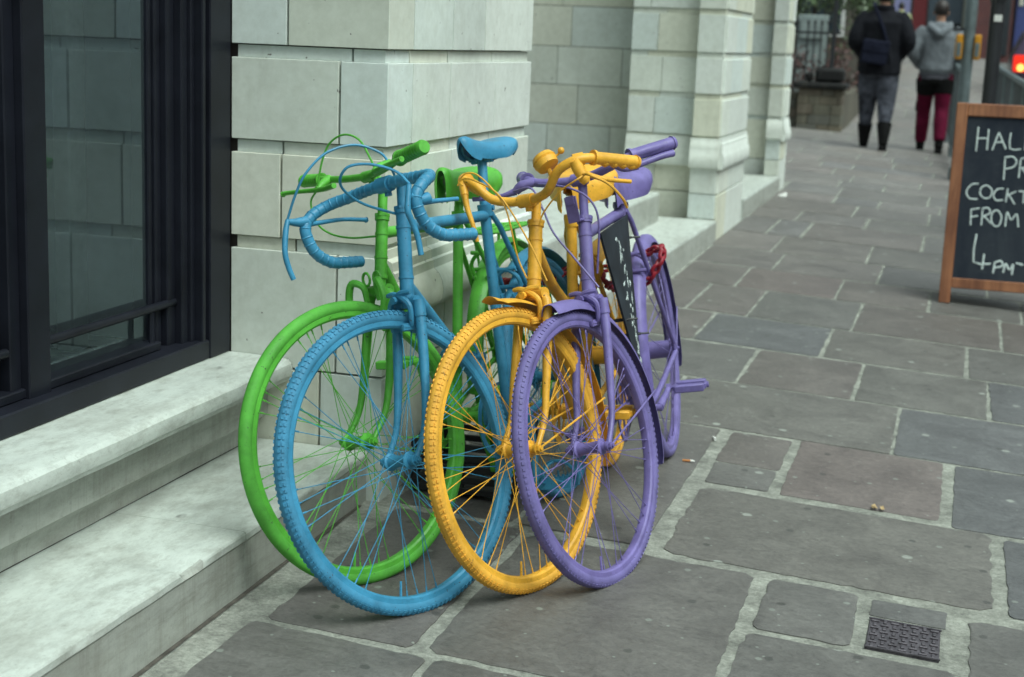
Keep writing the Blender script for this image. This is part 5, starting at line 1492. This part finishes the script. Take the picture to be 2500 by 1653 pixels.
def shrub(c, rx, ry, rz, n, mat, label, leaf=.06, trunk=.04, name='shrub', cat='shrub'):
    c = V(c); r = empty(name, Matrix.Translation((c.x, c.y, gz(c.x, c.y))), label, cat, 'shrubs behind the garden railings')
    b = MB()
    clumps = [c + V((random.gauss(0, .5) * rx, random.gauss(0, .5) * ry, random.gauss(0, .45) * rz)) for _ in range(max(6, n // 110))]
    for i in range(n):
        q = random.choice(clumps); p = q + V((random.gauss(0, .2) * rx, random.gauss(0, .2) * ry, random.gauss(0, .2) * rz))
        a = V((random.uniform(-1, 1), random.uniform(-1, 1), random.uniform(-1, 1))).normalized(); u = a.orthogonal().normalized(); w = a.cross(u); L = leaf * random.uniform(.6, 1.4)
        k = random.uniform(.5, 1.6)
        b.add([p - u * L * .5, p + w * L * .25, p + u * L * .5, p - w * L * .25], [(0, 1, 2, 3)], (k, k * random.uniform(.85, 1.1), k))
    b.build('crown', mat, r, smooth=False)
    b = MB(); g = V((c.x, c.y, gz(c.x, c.y)))
    b.tube([g, g.lerp(c, .5) + V((.04, 0, 0)), c], [trunk, trunk * .7, trunk * .3], 7, smooth=3)
    for q in clumps[:7]: b.tube([g.lerp(c, .55), q], [trunk * .4, trunk * .12], 5)
    b.build('trunk', BARK, r)
shrub((-2.95, 21.7, .95), .5, .35, .55, 1500, LD, 'dark green shrub pressed against the building corner', .07)
shrub((-2.45, 21.9, 1.0), .55, .4, .45, 1500, LR, 'reddish brown shrub behind the railings', .06)
shrub((-2.05, 23.4, 1.0), .45, .5, .5, 1200, LR, 'small reddish shrub behind the corner pier', .06)
shrub((-2.4, 24.2, 2.3), .9, .7, .75, 3000, LG, 'tall pale green bush above the railings', .08)
shrub((-3.6, 24.0, 2.2), .9, .7, .9, 2500, LG, 'large green bush behind the building corner', .08)
shrub((-1.75, 25.6, 2.2), .45, .6, .6, 1500, LG, 'green bush beside the pale gatepost', .08)
b = MB(); b.box((-2.45, 22.6, .35), (-2.02, 22.66, 1.78), bev=.01); b.box((-2.40, 22.55, 1.45), (-2.08, 22.598, 1.72)); 
tag(b.build('notice_board', plain('notice_paint', (0.22, 0.26, 0.25), .6), None), 'pale weathered notice board among the shrubs', 'notice board')

# ------------------------------------------------------------------ distant street: shopfronts, parked car, passers-by
def facade(name, x0, x1, y, z0, h, wall, label, cat='building', dep=6, bays=3, storey=3.0, sh=None, winm=None):
    r = empty(name, Matrix.Translation((x0, y, z0)), label, cat, 'buildings at the end of the street')
    b = MB(); b.box((x0, y, z0 - 1.0), (x1, y + dep, z0 + h)); b.build('wall', wall, r, smooth=False)
    w = (x1 - x0) / bays
    k = 0
    zz = z0 + (storey + .4 if sh else .9)
    while zz + 1.6 < z0 + h:
        for i in range(bays):
            cx = x0 + w * (i + .5)
            f = MB(); f.box((cx - w * .28, y - .06, zz), (cx + w * .28, y - .003, zz + 1.6)); fo = f.build('window', plain('white_frame', (.5, .5, .48), .6), r, smooth=False)
            f = MB(); f.box((cx - w * .24, y - .075, zz + .08), (cx + w * .24, y - .062, zz + 1.52)); f.build('pane', plain('dark_pane', (.03, .04, .05), .15), fo, smooth=False)
        zz += storey
    b = MB(); b.box((x0 - .05, y - .15, z0 + h), (x1 + .05, y + dep + .05, z0 + h + .25), bev=.03); b.build('cornice', COPE, r)
    if sh:
        for nm, xa, xb, za, zb, mt, pr in sh:
            f = MB(); f.box((xa, y - pr, z0 + za), (xb, y - .004, z0 + zb), bev=.01); f.build(nm, mt, r)
    return r
BRICK = stone_mat('red_brick', (0.12, 0.030, 0.028), mott=.3, stainamt=.3)
def brick_mat():
    m, nt, b = newmat('brick_courses')
    tc = nt.nodes.new('ShaderNodeTexCoord'); mp = nt.nodes.new('ShaderNodeMapping'); mp.inputs['Rotation'].default_value = (rad(90), 0, 0)
    br = nt.nodes.new('ShaderNodeTexBrick'); br.inputs['Scale'].default_value = 4.4
    br.inputs['Color1'].default_value = (.13, .030, .028, 1); br.inputs['Color2'].default_value = (.085, .022, .024, 1); br.inputs['Mortar'].default_value = (.16, .12, .11, 1)
    nt.links.new(tc.outputs['Object'], mp.inputs[0]); nt.links.new(mp.outputs[0], br.inputs[0]); nt.links.new(br.outputs[0], b.inputs['Base Color']); b.inputs['Roughness'].default_value = .85
    return m
BRICK = brick_mat()
LAV = plain('lavender_paint', (.27, .27, .47), .5, .1); CREAM = plain('cream_paint', (.55, .56, .46), .6, .1); REDP = plain('red_post_paint', (.17, .02, .025), .5, .15)
BGREY = plain('blue_grey_shutter', (.075, .10, .125), .5, .2); BLUEP = plain('blue_paint_shop', (.05, .07, .22), .5, .2); DKGL = plain('shop_glass', (.03, .035, .04), .15, .2)
z50 = gz(-2, 50)
facade('shop_building', -6.2, -.08, 50, z50, 8.5, plain('grey_render', (.20, .20, .20), .8, .15), 'grey shop building at the street end with lavender board, red posts and shutter', bays=3, sh=[
    ('pilaster', -3.05, -2.76, 0, 3.4, CREAM, .12), ('sign_board', -2.74, -1.98, .9, 3.2, LAV, .10), ('shop_window', -2.74, -1.98, .1, .88, DKGL, .05),
    ('red_post', -3.95, -3.62, 0, 3.3, REDP, .14), ('red_post', -1.90, -1.48, 0, 3.3, REDP, .14), ('shutter', -1.44, -.42, .75, 3.2, BGREY, .09), ('shop_window', -1.44, -.42, .05, .74, DKGL, .06),
    ('pilaster', -.40, -.10, 0, 3.3, plain('dull_stone', (.28, .29, .25), .8), .12), ('shop_window', -6.1, -4.0, .3, 3.0, DKGL, .05)])
facade('brick_building', -.04, 1.05, 48.5, gz(0, 48.5), 9.5, BRICK, 'dark red brick building at the end of the street', bays=1, dep=8, sh=[('doorway', .62, .98, 0, 2.2, DKGL, .05)])
facade('blue_shop', 1.09, 7.5, 49, gz(1, 49), 8.0, plain('dark_render', (.10, .09, .11), .8), 'dark shop building with blue painted front at the far right', bays=3, sh=[('shop_front', 1.15, 1.5, 0, 3.2, BLUEP, .12), ('sign_plate', 1.2, 1.34, 1.5, 1.9, CREAM, .15), ('shop_front', 1.9, 7.3, 0, 3.3, BLUEP, .10)])
facade('terrace_house', 10.5, 17, 4, gz(1, 4) - .3, 6.8, BRICK, 'brick terrace house on the other side of the road', bays=4, dep=40)
facade('terrace_house', 10.5, 17, -24, gz(1, -10) - .3, 6.8, BRICK, 'brick house across the road, nearer end of the terrace', bays=4, dep=27.5)
# side garden house beyond the shrubs
facade('garden_house', -9.5, -2.0, 30.5, gz(-3, 30), 7.5, plain('dark_stone_house', (.085, .075, .062), .9, .3, 3), 'dark stone house behind the garden shrubs', bays=4, dep=8)
b = MB(); b.box((-1.86, 26.8, gz(-1.7, 27)), (-1.56, 27.1, 3.9), bev=.03)
tag(b.build('gatepost', COPE), 'tall pale stone gatepost behind the person in black', 'gatepost')
# car
CARP = plain('car_paint', (0.035, 0.022, 0.045), .25, .1)
cx, cy = 1.62, 31.5; cz = gz(1, 31.5) - .16
car = empty('parked_car', Matrix.Translation((cx, cy, cz)), 'dark purple car with a lit red tail light beyond the guardrail', 'car')
b = MB()
prof = [(0, .28), (-.02, .45), (-.04, .72), (.0, .92), (.10, 1.0), (.32, 1.34), (.55, 1.46), (1.6, 1.48), (2.3, 1.40), (3.0, 1.02), (3.9, .88), (4.15, .68), (4.18, .40), (4.1, .28)]
n = len(prof); vs = []
xs_ = [(-.86, .03), (-.80, .0), (-.4, -.01), (0, -.015), (.4, -.01), (.80, .0), (.86, .03)]
for (x, ins) in xs_:
    for (yy, zz) in prof:
        sq = 1 - (.20 if zz > 1.1 else 0)
        vs.append((cx + x * sq, cy + yy, cz + zz - (ins * 1.2 if zz > .5 else 0)))
F_ = [(i * n + j, i * n + (j + 1) % n, (i + 1) * n + (j + 1) % n, (i + 1) * n + j) for i in range(len(xs_) - 1) for j in range(n)] + [tuple(range(n - 1, -1, -1)), tuple((len(xs_) - 1) * n + j for j in range(n))]
b.add(vs, F_); b.build('body', CARP, car)
b = MB(); b.add([(cx - .62, cy + .10, cz + 1.03), (cx + .62, cy + .10, cz + 1.03), (cx + .56, cy + .315, cz + 1.36), (cx - .56, cy + .315, cz + 1.36)], [(0, 1, 2, 3)]); b.prism([(cx - .60, cy + .085, cz + 1.02), (cx + .60, cy + .085, cz + 1.02), (cx + .55, cy + .30, cz + 1.34), (cx - .55, cy + .30, cz + 1.34)], (0, -.012, .006)); b.build('rear_window', DKGL, car, smooth=False)
for s in (-1, 1):
    b = MB(); b.box((cx + s * .72 - .12, cy - .055, cz + .66), (cx + s * .72 + .12, cy + .02, cz + .98), bev=.02); o = b.build('tail_light', emit('tail_light_red', (1.0, .04, .02), .75 if s < 0 else .4), car)
    b = MB(); b.ball((cx + s * .70, cy - .06, cz + .74), .07, 10, 6, (1, .4, 1)); b.build('lamp', emit('indicator_amber', (1.0, .55, .12), 1.6 if s < 0 else .6), o)
b = MB(); b.box((cx - .84, cy - .09, cz + .36), (cx + .84, cy + .0, cz + .54), bev=.03); b.build('bumper', CARP, car)
b = MB(); b.box((cx - .26, cy - .06, cz + .58), (cx + .26, cy - .03, cz + .69), bev=.005); b.build('number_plate', AMBER, car)
for yy in (.75, 3.35):
    for s in (-1, 1):
        b = MB(); b.tube([(cx + s * .74, cy + yy, cz + .31), (cx + s * .87, cy + yy, cz + .31)], .31, 24); w = b.build('wheel', BLACK, car)
        b = MB(); b.tube([(cx + s * .865, cy + yy, cz + .31), (cx + s * .88, cy + yy, cz + .31)], .19, 16); b.build('rim', GALV, w)
HIVIS = cloth('yellow_jacket_cloth', (.44, .47, .25)); 
x, y = -1.80, 40; person((x, y, gz(x, y)), .05, 1.50, 'distant person in a pale yellow jacket between the two walkers', dict(skin=SKIN, hair=HAIRB, hem=.82, top_name='jacket', top=HIVIS, legs=BLKC, shoe=BLKC, boot=.06, bulk=1.05))
x, y = -1.72, 33; person((x, y, gz(x, y)), -.05, 1.72, 'distant person in dark clothes beside the black coat', dict(skin=SKIN, hair=HAIRS, hem=.82, top_name='jacket', top=NAVY, legs=BLKC, shoe=BLKC, boot=.06, bulk=1.05))
